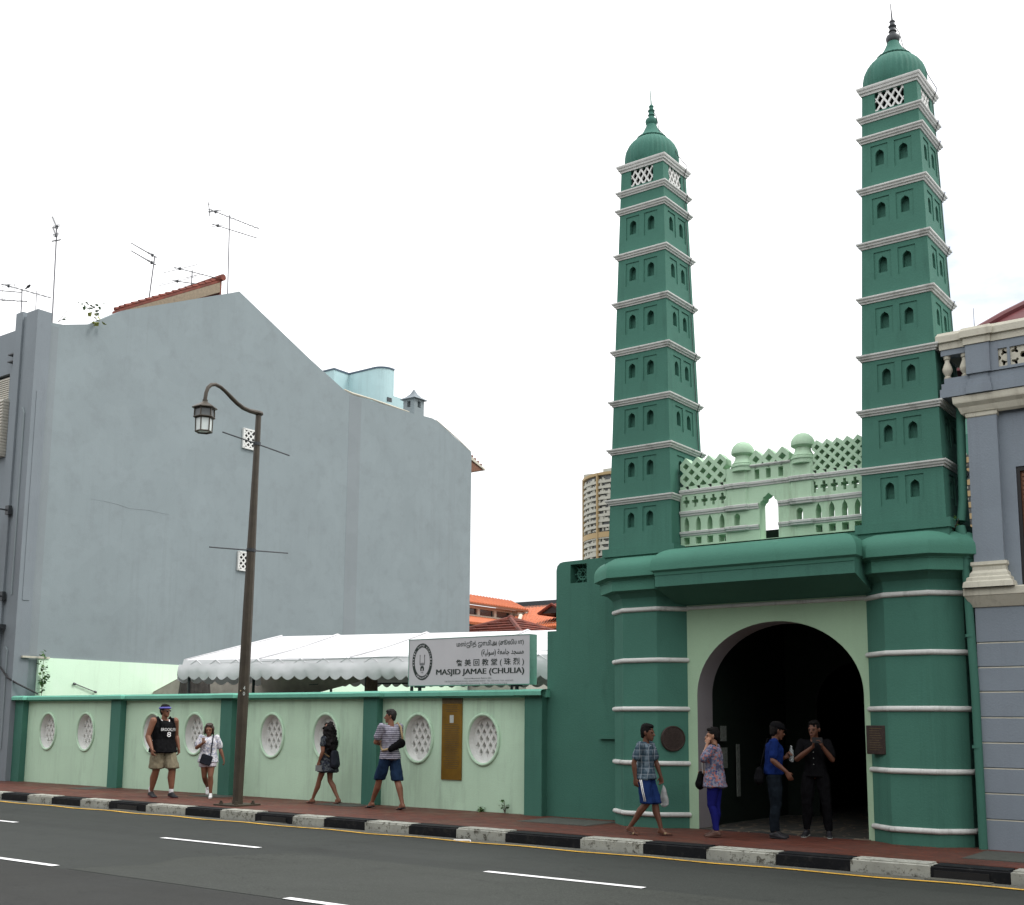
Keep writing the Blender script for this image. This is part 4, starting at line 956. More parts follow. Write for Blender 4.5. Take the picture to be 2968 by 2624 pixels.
s = MB(); s.tube([(-27.98, 18.1, 2.50), (-27.97, 18.72, 2.30)], .014, 5); s.tube([(-27.98, 18.05, 2.51), (-27.98, 18.12, 2.49)], .03, 6); s.tube([(-27.97, 18.7, 2.31), (-27.97, 18.76, 2.29)], .03, 6)
solo(s, 'wall_rod', 'alu', 'short thin rod fixed diagonally to the bright mint wall', 'rod', (-27.98, 18.4, 2.4))
s = MB(); s.tube([(-27.88, 16.99, 2.1), (-27.88, 16.99, 2.68)], .035, 8); solo(s, 'standpipe', 'mint', 'stub of mint painted pipe beside the climber at far left', 'pipe', (-27.88, 16.99, 2.1))

# ---------------------------------------------------------------- aerials
def yagi(mb, c, d, L, n, el, eldir, fold=True, off=.5):
    c = Vector(c); d = Vector(d).normalized(); e = Vector(eldir).normalized(); a = c - d * L * off; mb.tube([a, a + d * L], .016, 6)
    for i in range(n):
        p = a + d * L * (i + .3) / n; h = el * (1.1 - .4 * i / n); mb.tube([p - e * h, p + e * h], .006, 4)
    if fold:
        p = a + d * L * .14; u = Vector((0, 0, .05)); mb.tube([p - e * el * 1.1, p + e * el * 1.1, p + e * el * 1.1 + u, p - e * el * 1.1 + u], .007, 4, closed=True); mb.box(p.x - .03, p.x + .03, p.y - .03, p.y + .03, p.z - .04, p.z + .04)
def aerial(label, mast, yl, extra=None):
    r = thing('tv_aerial', label, 'TV aerial', mast[0], group='TV aerials on the left roofs')
    s = MB(); s.tube(mast, .019, 6); s.build('mast', 'alu', r)
    for y in yl: s = MB(); yagi(s, *y); s.build('antenna', 'steel', r)
    if extra: s = MB(); extra(s); s.build('feeder', 'alu', r)
aerial('tall slender TV aerial with crowded short rods at the grey wall corner', [(-29.25, 17.5, 12.0), (-29.34, 17.5, 15.1), (-29.36, 17.5, 15.5)],
       [((-29.36, 17.5, 15.50), (-.88, .33, .74), 1.15, 14, .12, (1, .1, 0), True, .1), ((-29.36, 17.5, 15.25), (-.88, .33, .74), .9, 10, .12, (1, .1, 0), True, .1), ((-29.34, 17.5, 15.1), (-.79, .47, .30), .6, 4, .22, (1, .1, -.1), False, .5)])
aerial('low double TV aerial at the far left edge with a bird on its boom', [(-35.36, 20, 12), (-35.36, 20, 15.33), (-35.4, 20, 15.80)],
       [((-35.1, 20, 15.66), (1, 0, -.38), 3.3, 9, .22, (.3, 1, .3), True, .52), ((-35.9, 20, 15.50), (1, 0, -.25), 2.2, 5, .22, (.3, 1, .3), True, .6), ((-36.4, 20, 15.95), (1, .3, -.2), 1.0, 2, .3, (0, 0, 1), False, .3)])
s = MB(); s.hull(((-35.02, 20, 15.80), (.08, .05, .045)), ((-34.93, 20, 15.83), (.03, .03, .03))); s.hull(((-35.1, 20, 15.78), (.05, .03, .02)), ((-35.18, 20, 15.75), (.03, .02, .01))); s.tube([(-35.02, 20, 15.77), (-35.02, 20, 15.70)], .006, 4)
solo(s, 'bird', 'black', 'small dark bird perched on the boom of the far left aerial', 'bird', (-35.02, 20, 15.7), smooth=True)
aerial('leaning TV aerial with two parallel booms pointing left above the red tiles', [(-29.78, 21, 13.6), (-29.78, 21, 14.47), (-29.6, 21, 15.86)],
       [((-30.2, 21, 16.23), (-1, 0, .60), 1.55, 12, .13, (.2, 1, -.1), True, .5), ((-30.2, 21, 15.98), (-1, 0, .60), 1.5, 12, .13, (.2, 1, -.1), True, .5)])
aerial('squat TV aerial with two wide spread dipole rods just above the red tiled ridge', [(-30.33, 23, 14.6), (-30.34, 23, 16.25)],
       [((-30.2, 23, 16.14), (1, 0, -.40), 2.4, 2, .55, (.6, .9, .45), True, .5), ((-30.45, 23, 15.84), (1, 0, -.32), 1.9, 2, .6, (.6, .9, .45), True, .5)])
aerial('tallest TV aerial with two long booms and a hanging feeder wire above the gable peak', [(-29.73, 24, 14.5), (-29.73, 24, 15.8), (-29.8, 24, 18.40)],
       [((-29.6, 24, 18.22), (1, 0, -.53), 3.0, 11, .22, (.5, .9, .35), True, .5), ((-29.55, 24, 17.78), (1, 0, -.47), 2.6, 2, .22, (.5, .9, .35), True, .5), ((-30.9, 24, 18.9), (.2, 0, -1), .55, 2, .35, (.5, .9, .35), False, .5)],
       lambda s: s.tube([(-30.5, 24, 18.5), (-30.3, 24, 18.1), (-30.22, 24, 17.6), (-30.2, 24, 16.8), (-30.16, 24, 15.6)], .006, 4))
s = MB(); s.tube([(-33.6, 19.5, 12), (-33.62, 19.5, 15.2)], .012, 5); solo(s, 'pole_stub', 'alu', 'short bare stick pole behind the grey pier top at left', 'pole', (-33.6, 19.5, 12))
# ---------------------------------------------------------------- marquee tent in the courtyard
tent = thing('marquee_tent', 'white marquee roof with scalloped valance standing behind the mint wall', 'tent', (-18, 20, 0))
TX0, TX1, TY0, TY1, TYM = -23.3, -11.2, 18.0, 23.0, 20.5
ez = lambda x: 3.0 - (x - TX0) * .0152
rz = lambda x: 3.72 - (x + 22.6) * .022
s = MB()
n = 48
def tz(x, y):
    e = ez(x); r_ = rz(x); t = min(1, abs(y - TYM) / 2.5); sag = -.035 * math.sin(PI * t) * (.6 + .4 * math.cos((x - TX0) / 2.9 * 2 * PI))
    return r_ + (e - r_) * t + sag
G_ = {}
for i in range(n + 1):
    for j in range(13):
        y = TY0 + (TY1 - TY0) * j / 12; x = -22.6 + (TX1 + 22.6) * i / n
        if i == 0: x = -22.6 - .7 * abs(y - TYM) / 2.5
        z = tz(max(x, -22.6), y); z = z if i else rz(-22.6) + (ez(TX0) - rz(-22.6)) * abs(y - TYM) / 2.5
        G_[i, j] = s.bm.verts.new((x, y, z))
for i in range(n):
    for j in range(12): s.bm.faces.new((G_[i, j], G_[i + 1, j], G_[i + 1, j + 1], G_[i, j + 1]))
e_ = [G_[0, j] for j in range(13)]; s.bm.faces.new(e_)
s.build('roof_canopy', 'white_fabric', tent, smooth='auto')
for x in (-20.6, -17.7, -14.8, -11.9):
    s = MB(); s.tube([(x, TY0 + .02, ez(x) + .02), (x, 19.2, tz(x, 19.2) + .02), (x, TYM, rz(x) + .02), (x, TY1, ez(x) + .02)], .02, 6); s.build('rafter_seam', 'white_fabric', tent, smooth=True)
s = MB(); s.tube([(TX0, TY0, ez(TX0) + .01), (-22.6, TYM, rz(-22.6) + .02)], .02, 6); s.build('rafter_seam', 'white_fabric', tent, smooth=True)
def valance(name, p0, p1, zt, h, seed=0):
    s = MB(); L = (Vector(p1) - Vector(p0)).length; ns = max(1, int(L / .37)); m = ns * 8; rows = 6; V = {}
    d = (Vector(p1) - Vector(p0)) / L; nrm = Vector((d.y, -d.x, 0))
    for i in range(m + 1):
        t = i / m; p = Vector(p0).lerp(Vector(p1), t); z1 = zt(p.x); sc_w = (i % 8) / 8; dep = h + .085 * math.sin(PI * sc_w)
        dep *= 1 + .05 * noise.noise(Vector((i // 8 * 1.7 + seed, 0, 0)))
        for j in range(rows + 1):
            u = j / rows; off = .04 * math.sin(p.x * 3.1 + seed) * u + .03 * noise.noise(Vector((p.x * 2.2, p.y * 2, u * 1.5 + seed))) * u + .03 * math.sin(PI * u)
            q = p + nrm * off; V[i, j] = s.bm.verts.new((q.x, q.y, z1 - dep * u))
    for i in range(m):
        for j in range(rows): s.bm.faces.new((V[i, j], V[i + 1, j], V[i + 1, j + 1], V[i, j + 1]))
    s.build(name, 'white_fabric', tent, smooth=True)
zt = lambda x: ez(x) - .105
valance('valance', (TX0 - .12, TY0 - .05, 0), (TX1, TY0 - .05, 0), zt, .285)
valance('valance', (TX0, TY1, 0), (TX1, TY1, 0), zt, .30, 3); valance('valance', (TX0 - .12, TY1, 0), (TX0 - .12, TY0 - .05, 0), lambda x: ez(TX0) - .105, .36, 5)
s = MB(); s.box(TX0, TX1, TY0 - .035, TY0 - .01, 2.905, 2.915); 
for k in range(17):
    x = TX0 + .3 + k * .72
    a = (x, TY0 - .04, zt(x) + .0); b = (x + .2, TY0 - .02, ez(x) + .0); c = (x + .4, TY0 - .04, zt(x))
    s.tube([a, b, c], .012, 5)
s.build('lacing', 'white_fabric', tent)
s = MB(); 
for i in range(24):
    xa = TX0 + (TX1 - TX0) * i / 24; xb = TX0 + (TX1 - TX0) * (i + 1) / 24
    s.poly([(xa, TY0 - .012, ez(xa) + .005), (xb, TY0 - .012, ez(xb) + .005), (xb, TY0 - .045, zt(xb) - .01), (xa, TY0 - .045, zt(xa) - .01)])
s.build('eave_band', 'white_fabric', tent)
for x, y in ((-21.9, 19.0), (-19.3, 20.2), (TX0 + .1, TY0 + .1), (-16, TY0 + .1), (-12.5, TY0 + .1), (TX0 + .1, TY1 - .1), (-17, TY1 - .1)):
    s = MB(); s.tube([(x, y, 0), (x, y, 2.88)], .035, 8); s.build('leg', 'steel', tent)
s = MB(); s.tube([(-19.6, 20.6, 2.47), (-16.5, 20.8, 2.46)], .02, 6); s.tube([(-20.5, 19.5, 2.42), (-20.2, 19.5, 2.43)], .012, 5); s.build('tie_rod', 'steel', tent)
s = MB(); P = [(-28.0, 20.6, 2.32), (-26.9, 20.6, 2.69), (-19.9, 20.6, 2.95), (-19.9, 20.6, 2.53), (-21.4, 20.6, 2.26), (-21.9, 20.6, 1.3), (-28.0, 20.6, 1.3)]
s.prism(P, (0, .02, 0)); s.prism([(-28.0, 20.6, 2.335), (-26.9, 20.6, 2.70), (-26.9, 22.6, 2.72), (-28.0, 22.6, 2.35)], (0, 0, .012))
solo(s, 'tarpaulin', 'brown_fabric', 'brown tarpaulin stretched under the marquee behind the mint wall', 'tarpaulin', (-24, 20.6, 1.3))
def roll(x, y, rad, z1, label, mt_='brown_roll'):
    s = MB(); prof = [(rad * .9, 0), (rad, .3), (rad * .95, 1.2), (rad * 1.02, 2.0), (rad * .9, 2.5), (rad * .8, z1)]
    s.lathe(x, y, prof, 56, rib=22, amp=.16); solo(s, 'rolled_curtain', mt_, label, 'rolled curtain', (x, y, 0), smooth=True, group='curtains tied under the marquee')
roll(-24.75, 19.5, .40, 2.8, 'thick dark bundled curtain under the left corner of the marquee'); roll(-18.55, 19.6, .14, 2.8, 'slim brown bundled curtain under the marquee near the name board', 'brown_roll_light')
s = MB(); s.box(-23.4, -20.8, 20.2, 20.4, 2.20, 2.27); s.box(-22.6, -21.4, 20.2, 20.4, 2.27, 2.285); solo(s, 'red_board', 'maroon', 'flat dark red board just showing above the wall coping under the marquee', 'board', (-22, 20.3, 2.2))

# ---------------------------------------------------------------- street lamp
lamp = thing('street_lamp', 'bronze brown street lamp post with swan neck and hexagonal lantern over the kerb', 'street lamp', (-17.2, 14.65, 0))
LX = lambda z: -17.2 + .02 * z
s = MB(); s.tube([(LX(z), 14.65, z) for z in (0, .15, .9, 2.2, 3.6, 4.8, 6.2, 7.42)], [.105, .095, .10, .105, .098, .085, .066, .055], 10, True)
s.build('pole', 'pole', lamp, smooth='auto')
s = MB(); s.box(-17.52, -16.9, 14.35, 14.95, -.005, .03)
for a, b in ((-.22, -.2), (.2, -.2), (-.22, .2), (.2, .2)): s.tube([(-17.2 + a, 14.65 + b, .03), (-17.2 + a, 14.65 + b, .09)], .025, 6); s.tube([(-17.2 + a, 14.65 + b, .03), (-17.2 + a, 14.65 + b, .055)], .04, 6)
s.build('base_plate', 'pole', lamp)
s = MB(); ap = [(14.72, 7.47), (14.60, 7.47), (14.42, 7.465), (14.25, 7.49), (14.1, 7.55), (13.95, 7.635), (13.82, 7.71), (13.70, 7.765), (13.58, 7.785), (13.48, 7.755), (13.41, 7.68), (13.375, 7.58), (13.36, 7.47), (13.36, 7.40)]
s.tube([(-17.05, y, z) for y, z in ap], [.05] * 2 + [.042] * 4 + [.036] * 8, 10); s.ell((-17.05, 14.66, 7.46), (.085, .085, .055)); s.tube([(-17.05, 13.36, 7.44), (-17.05, 13.36, 7.38)], .05, 8)
s.build('arm', 'pole', lamp, smooth='auto')
lx, ly = -17.05, 13.36
lan = MB(); lan.lathe(lx, ly, [(.02, 7.42), (.045, 7.41), (.07, 7.385), (.215, 7.30), (.235, 7.285), (.235, 7.27), (.18, 7.265)], 6); L0 = lan.build('lantern_roof', 'pole', lamp)
s = MB()
def hexpt(r, k, z): a = PI / 3 * k; return (lx + r * math.cos(a), ly + r * math.sin(a), z)
for z0, z1, r0, r1, t in ((7.265, 7.10, .18, .185, .012), (7.085, 6.83, .155, .148, .012)):
    for k in range(6): s.tube([hexpt(r0, k, z0), hexpt(r1, k, z1)], t, 6)
for r_, z, t in ((.188, 7.10, .016), (.18, 7.262, .014), (.158, 7.085, .012), (.150, 6.83, .016)):
    s.tube([hexpt(r_, k, z) for k in range(6)], t, 6, closed=True)
s.build('lantern_frame', 'pole', lamp)
s = MB(); s.lathe(lx, ly, [(.172, 7.262), (.178, 7.10)], 6, cap=False); s.build('upper_glass', 'dark_frost', lamp)
s = MB(); s.lathe(lx, ly, [(.150, 7.09), (.142, 6.84)], 6, cap=True); s.build('lower_glass', 'frost', lamp)
for ya, za, yb, zb, zc in ((13.81, 6.92, 15.49, 6.79, 6.86), (13.66, 4.72, 15.58, 4.84, 4.78)):
    s = MB(); x = LX(zc); s.tube([(x, ya, za), (x, 14.65, zc), (x, yb, zb)], .014, 6); s.tube([(x, 14.65, zc - .03), (x, 14.65, zc + .03)], .095 if zc < 5 else .075, 10); s.build('banner_bar', 'steel', lamp)
s = MB(); ang = math.atan2(-.65, .76); ux, uy = math.cos(ang + PI / 2), math.sin(ang + PI / 2)
def mpole(u, v, rr=.109): x = LX(v); return (x + math.cos(ang) * rr + ux * u, 14.65 + math.sin(ang) * rr + uy * u, v)
text_into(s, '4', -.01, .03, 2.165, .07, mpole, .02); text_into(s, '0', -.01, .03, 2.06, .07, mpole, .02); s.build('pole_number', 'paper', lamp)
s = MB(); x = LX(2.12); s.ell((x + math.cos(ang) * .10 - ux * .055, 14.65 + math.sin(ang) * .10 - uy * .055, 2.11), .014); s.build('reflector', 'yellow_band', lamp)

# ---------------------------------------------------------------- distant buildings
b = thing('pale_blue_building', 'pale blue lift tower block with a rounded corner rising behind the grey gable', 'building', (-59, 61, 0))
def block(mb, plan, z0, z1): mb.prism([(x, y, z0) for x, y in plan], (0, 0, z1 - z0))
rc = [(-57.3 + .85 * math.sin(t), 60.85 - .85 * math.cos(t)) for t in [PI / 2 * k / 8 for k in range(9)]]
s = MB(); plan = [(-64, 58.44), (-59.89, 58.44), (-59.89, 60)] + rc + [(-56.45, 61.2), (-64, 61.2)]; block(s, plan, 0, 27.2); s.build('wall', 'blue', b)
s = MB(); s.sweep([(-61.6, 64), (-61.6, 58.44)] + plan[1:-1], [(-.3, 27.2), (.05, 27.2), (.05, 27.32), (-.3, 27.33)]); s.build('roof_rim', 'dark_rim', b)
s = MB(); s.box(-60, -56.5, 61.2, 62.6, 0, 25.3); s.build('annex', 'blue', b)
s = MB(); s.box(-56.6, -56.43, 60.55, 61.0, 24.75, 25.05); s.box(-59.6, -58.9, 59.9, 59.99, 25.35, 25.4); s.build('window', 'dark_glass', b)
s = MB(); s.tube([(-58.1, 60.6, 27.3), (-58.1, 60.6, 28.3)], .01, 4); s.build('rod', 'alu', b)

b = thing('round_apartment_tower', 'tall curved cream apartment tower with ochre ribs and many balconies far away', 'building', (-310, 520, 0))
acx, acy, AR = -310., 520., 24.; va = math.atan2(-acy, -acx)
def cyl(mb, r, z0, z1, a0, a1, n, ri=None):
    ri = ri or r - 1
    for i in range(n):
        t0, t1 = a0 + (a1 - a0) * i / n, a0 + (a1 - a0) * (i + 1) / n
        q = [(acx + rr * math.cos(t), acy + rr * math.sin(t)) for rr, t in ((ri, t0), (r, t0), (r, t1), (ri, t1))]
        mb.prism([(x, y, z0) for x, y in q], (0, 0, z1 - z0))
A0, A1 = va - 1.9, va + 1.9
s = MB(); cyl(s, AR - 1.3, 0, 128.5, A0, A1, 60, 2); s.build('recess_wall', 'far_win', b)
s = MB(); z = 34.; fl = 0
while z < 126:
    if not (95 < z < 98.5): cyl(s, AR, z, z + 1.35, A0, A1, 64, AR - 1.4)
    rr = random.Random(fl)
    for k in range(90):
        t = A0 + (A1 - A0) * k / 90
        if rr.random() < .42:
            cyl(s, AR - .2 - rr.random() * .6, z + 1.3, z + 1.35 + (1.6 if rr.random() < .55 else .8), t, t + (A1 - A0) / 90 * rr.choice((1, 1, 2)), 1, AR - 1.5)
    z += 2.9; fl += 1
s.build('balcony_wall', 'far_wall', b)
s = MB()
for k in range(-4, 5):
    t = va - .735 - .0 + (k) * .72
    s.prism([(acx + rr * math.cos(t + dt), acy + rr * math.sin(t + dt), 30) for rr, dt in ((AR - 1, -.018), (AR + .7, -.018), (AR + .7, .018), (AR - 1, .018))], (0, 0, 99))
cyl(s, AR + .3, 128.0, 129.4, A0, A1, 64, AR - 2); cyl(s, AR + .3, 95.6, 98.4, A0, A1, 64, AR - 1.5)
s.build('ochre_frame', 'yellow_band', b)
s = MB(); cyl(s, AR - 2, 128, 130, A0, A1, 32, 2); s.box(acx - 18, acx - 13, acy - 16, acy - 11, 129, 131.5); s.box(acx - 6, acx + 4, acy - 16, acy - 8, 129, 133); s.build('roof_house', 'far_wall', b)

b = thing('ochre_banded_block', 'sliver of a distant block with ochre and white bands between minaret and violet shop', 'building', (-82, 305, 0))
s = MB(); s.box(-94, -70, 300.5, 320, 0, 70); s.build('wall', 'far_win', b)
s = MB()
for k in range(12): s.box(-94, -70, 300, 300.5, 36 + k * 2.9, 37.4 + k * 2.9)
s.build('ochre_band', 'yellow_band', b)
s = MB()
for k in range(12): s.box(-94, -79.8, 299.9, 300.4, 37.9 + k * 2.9, 38.5 + k * 2.9)
s.build('white_band', 'far_wall', b)
s = MB(); s.box(-94, -70, 303, 318, 70, 76); s.box(-94, -80.5, 303, 318, 76, 82); s.build('plant_floor', 'green', b)

# orange roofed house
def ribs(mb, a, b_, c, d, n, r):
    """tile ribs between edge a->b (top) and d->c (bottom)"""
    a, b_, c, d = map(Vector, (a, b_, c, d))
    for i in range(n + 1):
        t = i / n; mb.tube([a.lerp(b_, t), d.lerp(c, t)], r, 5)
def slope(mb, a, b_, c, d, th=.12, n=0, r=.05):
    a, b_, c, d = map(Vector, (a, b_, c, d)); nn = (b_ - a).cross(d - a).normalized(); nn = nn if nn.z < 0 else -nn
    mb.prism([a, b_, c, d], nn * th)
    if n: ribs(mb, a, b_, c, d, n, r)
b = thing('orange_roof_house', 'cream house with two tiers of bright orange tiled roof and a band of clerestory windows', 'building', (-42, 48, 0))
s = MB(); slope(s, (-43.6, 40, 9.22), (-43.6, 58.5, 9.20), (-39.55, 54.75, 8.12), (-39.55, 40, 8.08), .1, 60, .045); s.build('upper_roof', 'orange_tile', b)
s = MB(); s.box(-39.58, -39.5, 40, 54.8, 7.98, 8.07); s.build('eave_board', 'wood', b)
s = MB(); s.box(-43.5, -40, 40, 53.95, 7.3, 7.50); s.box(-43.5, -40.02, 40, 53.95, 7.85, 8.02)
for y in (48.2, 50.72, 52.25, 53.8): s.box(-43.5, -40.0, y - .10, y + .12, 7.5, 7.86)
s.box(-40.3, -39.7, 54.0, 55.0, 7.1, 8.0)
s.build('clerestory_wall', 'cream', b)
s = MB(); s.box(-43.5, -40.12, 40, 53.9, 7.5, 7.86); s.build('window', 'dark_glass', b)
s = MB(); slope(s, (-40, 40, 7.38), (-40, 55.0, 7.38), (-35.6, 52.3, 6.52), (-35.6, 40, 6.42), .1, 56, .045); s.build('lower_roof', 'orange_tile', b)
s = MB(); s.box(-44, -36.3, 40, 52, 0, 6.5); s.build('wall', 'far_wall', b)
s = MB()
for k in range(6): s.box(-36.32, -36.2, 41.5 + k * 1.8, 42.6 + k * 1.8, 5.6, 6.3)
s.build('lower_window', 'dark_glass', b)
b = thing('brown_roof_hall', 'long brown tiled hall roof with a dark grey ridge behind the orange roofs', 'building', (-46, 70, 0))
s = MB(); slope(s, (-54, 70, 10.2), (-36, 70, 10.2), (-36, 60, 7.6), (-54, 60, 7.6), .15, 60, .05); s.build('roof', 'brown_tile', b)
s = MB(); s.box(-53, -36, 70, 70.4, 10.05, 10.55); s.build('ridge', 'steel', b)
s = MB(); s.box(-53.5, -36.5, 61, 70, 0, 8); s.build('wall', 'far_wall', b)
b = thing('red_gabled_house', 'red orange tiled roof with a small dark dormer gable next to the green gate wing', 'building', (-36, 55, 0))
s = MB(); slope(s, (-42, 57, 8.5), (-33, 57, 8.5), (-32, 50, 6.6), (-37.0, 50, 6.6), .12, 34, .045); s.build('roof', 'orange_tile', b)
s = MB(); s.tube([(-38.9, 53.2, 7.62), (-36.7, 49.9, 6.75)], .11, 6); s.build('ridge_cap', 'cream', b)
s = MB(); s.box(-41, -33, 51, 57, 0, 6.9); s.build('wall', 'far_wall', b)
s = MB(); slope(s, (-35.2, 54, 7.95), (-35.2, 50.9, 7.9), (-34.3, 50.9, 7.4), (-34.3, 54, 7.4), .08, 8, .05); slope(s, (-35.2, 54, 7.95), (-35.2, 50.9, 7.9), (-36.1, 50.9, 7.4), (-36.1, 54, 7.4), .08, 8, .05); s.build('dormer_roof', 'red_tile', b)
s = MB(); s.prism([(-35.2, 51.0, 7.8), (-35.9, 51.0, 7.4), (-34.5, 51.0, 7.4)], (0, 2, 0)); s.build('dormer', 'black', b)
b = thing('red_pyramid_roof', 'small deep red pyramid tiled roof with rounded hips just above the marquee', 'building', (-28.2, 38, 0))
ap_ = Vector((-28.3, 38, 5.78)); Q = [Vector((-28.3 + a * 3.2, 38 + c_ * 3.2, 4.55)) for a, c_ in ((-1, -1), (1, -1), (1, 1), (-1, 1))]
s = MB()
for i in range(4):
    A, B = Q[i], Q[(i + 1) % 4]; s.poly([A, B, ap_])
    for k in range(1, 9):
        z_ = k / 9; p0 = A.lerp(ap_, z_) + Vector((0, 0, .03)); p1 = B.lerp(ap_, z_) + Vector((0, 0, .03)); s.tube([p0, p1], .045, 5)
s.build('roof', 'red_tile', b)
s = MB()
for q_ in Q: s.tube([q_, ap_], .11, 7)
s.ell(ap_, .16); s.build('hip_ridge', 'red_tile', b)
s = MB(); s.box(-31.2, -25.4, 35.1, 40.9, 0, 4.6); s.build('wall', 'far_wall', b)
# unseen terrace across the street, added to shade the facades
b = thing('shading_terrace', 'unseen plastered terrace added across the street to shade the facades', 'building', (-10, -9, 0))
for i in range(9):
    x0_ = -62 + i * 11.5; hgt = (9.5, 11, 10.2)[i % 3]
    s = MB(); s.box(x0_, x0_ + 11.45, -14, -3.6, 0, hgt); s.build('wall', ('shop', 'grey_front', 'far_wall')[i % 3], b)
w0 = None
for i in range(9):
    for k in range(4):
        for z_ in (1.0, 4.6, 7.4):
            px_ = -62 + i * 11.5 + 1 + k * 2.6
            if w0 is None: w_ = MB(); w_.box(px_, px_ + 1.3, -3.6, -3.54, z_, z_ + 1.7); w0 = w_.build('window', 'dark_glass', b); wx, wz = px_, z_
            else: o = w0.copy(); C.objects.link(o); o.location = (px_ - wx, 0, z_ - wz)
# ---------------------------------------------------------------- people
def remesh(mb, name, mat, parent, voxel=.008, disp=0., dscale=9., smooth_it=0):
    me = bpy.data.meshes.new(name); mb.bm.to_mesh(me); mb.bm.free()
    o = bpy.data.objects.new(name, me); C.objects.link(o)
    m = o.modifiers.new('r', 'REMESH'); m.mode = 'VOXEL'; m.voxel_size = voxel; m.use_smooth_shade = True
    if smooth_it: sm = o.modifiers.new('s', 'SMOOTH'); sm.iterations = smooth_it; sm.factor = .5
    bpy.context.view_layer.update(); dg = bpy.context.evaluated_depsgraph_get()
    nm = bpy.data.meshes.new_from_object(o.evaluated_get(dg)); o.modifiers.clear(); o.data = nm; bpy.data.meshes.remove(me); nm.name = name
    if disp:
        nrm = [v.normal.copy() for v in nm.vertices]
        for v, n_ in zip(nm.vertices, nrm):
            p = v.co; v.co = p + n_ * disp * (noise.noise(Vector((p.x * dscale, p.y * dscale, p.z * dscale * .45))) + .6 * noise.noise(Vector((p.x * dscale * 2.1 + 5, p.y * dscale * 2.1, p.z * dscale * 1.5))))
    nm.polygons.foreach_set('use_smooth', [True] * len(nm.polygons)); nm.materials.clear(); nm.materials.append(M[mat] if isinstance(mat, str) else mat)
    o.parent = parent; return o
def skinmat(name, col):
    m = plain(name, col, .5, var=.06, nscale=9, spec=.35); return m
M['skin'] = skinmat('skin_tan', (.20, .088, .052)); M['skin_dark'] = skinmat('skin_brown', (.115, .048, .028)); M['skin_pale'] = skinmat('skin_light', (.31, .16, .10))
M['hair'] = plain('hair_black', (.007, .006, .006), .75, var=.5, nscale=60, spec=.12)
M['eye'] = plain('eye_dark', (.01, .01, .01), .2); M['lip'] = plain('lip', (.20, .07, .06), .5)
def cloth(name, c1, c2=None, kind=None, scale=1., c3=None):
    m, nt, b = newmat(name); b.inputs['Roughness'].default_value = .85; b.inputs['Specular IOR Level'].default_value = .06
    v = coords(nt); sep = nt.nodes.new('ShaderNodeSeparateXYZ'); nt.links.new(v, sep.inputs[0])
    def wave(ax, freq, thr):
        a = nt.nodes.new('ShaderNodeMath'); a.operation = 'MULTIPLY'; a.inputs[1].default_value = freq; nt.links.new(sep.outputs[ax], a.inputs[0])
        f = nt.nodes.new('ShaderNodeMath'); f.operation = 'FRACT'; nt.links.new(a.outputs[0], f.inputs[0])
        g = nt.nodes.new('ShaderNodeMath'); g.operation = 'LESS_THAN'; g.inputs[1].default_value = thr; nt.links.new(f.outputs[0], g.inputs[0]); return g.outputs[0]
    n = noise_(nt, 5, 4, .6); base = mixc(nt, ramp(nt, n, .3, .7), sc_(c1, .85), sc_(c1, 1.12))
    if kind == 'stripe': base = mixc(nt, wave(2, 1 / .034 * scale, .42), base, c2)
    elif kind == 'plaid':
        base = mixc(nt, mul(nt, wave(2, 1 / .085, .45), .55), base, c2); base = mixc(nt, mul(nt, wave(0, 1 / .085, .45), .55), base, c2); base = mixc(nt, mul(nt, wave(1, 1 / .085, .45), .55), base, c2)
        base = mixc(nt, mul(nt, wave(2, 1 / .085, .08), .5), base, c3); base = mixc(nt, mul(nt, wave(0, 1 / .085, .08), .5), base, c3)
    elif kind == 'floral':
        vo = nt.nodes.new('ShaderNodeTexVoronoi'); vo.inputs['Scale'].default_value = 17 * scale; nt.links.new(v, vo.inputs['Vector'])
        w = nt.nodes.new('ShaderNodeSeparateColor'); nt.links.new(vo.outputs['Color'], w.inputs[0])
        g = nt.nodes.new('ShaderNodeMath'); g.operation = 'GREATER_THAN'; g.inputs[1].default_value = .55; nt.links.new(w.outputs[0], g.inputs[0])
        base = mixc(nt, g.outputs[0], base, c2)
        g2 = nt.nodes.new('ShaderNodeMath'); g2.operation = 'GREATER_THAN'; g2.inputs[1].default_value = .78; nt.links.new(w.outputs[1], g2.inputs[0])
        base = mixc(nt, g2.outputs[0], base, c3)
    nt.links.new(base, b.inputs['Base Color']); bump(nt, b, noise_(nt, 9, 4, .6, stretch=(1, 1, .6)), .9, .03); return m
def mul(nt, s, k):
    a = nt.nodes.new('ShaderNodeMath'); a.operation = 'MULTIPLY'; a.inputs[1].default_value = k; nt.links.new(s, a.inputs[0]); return a.outputs[0]
def V3(*a): return Vector(a)
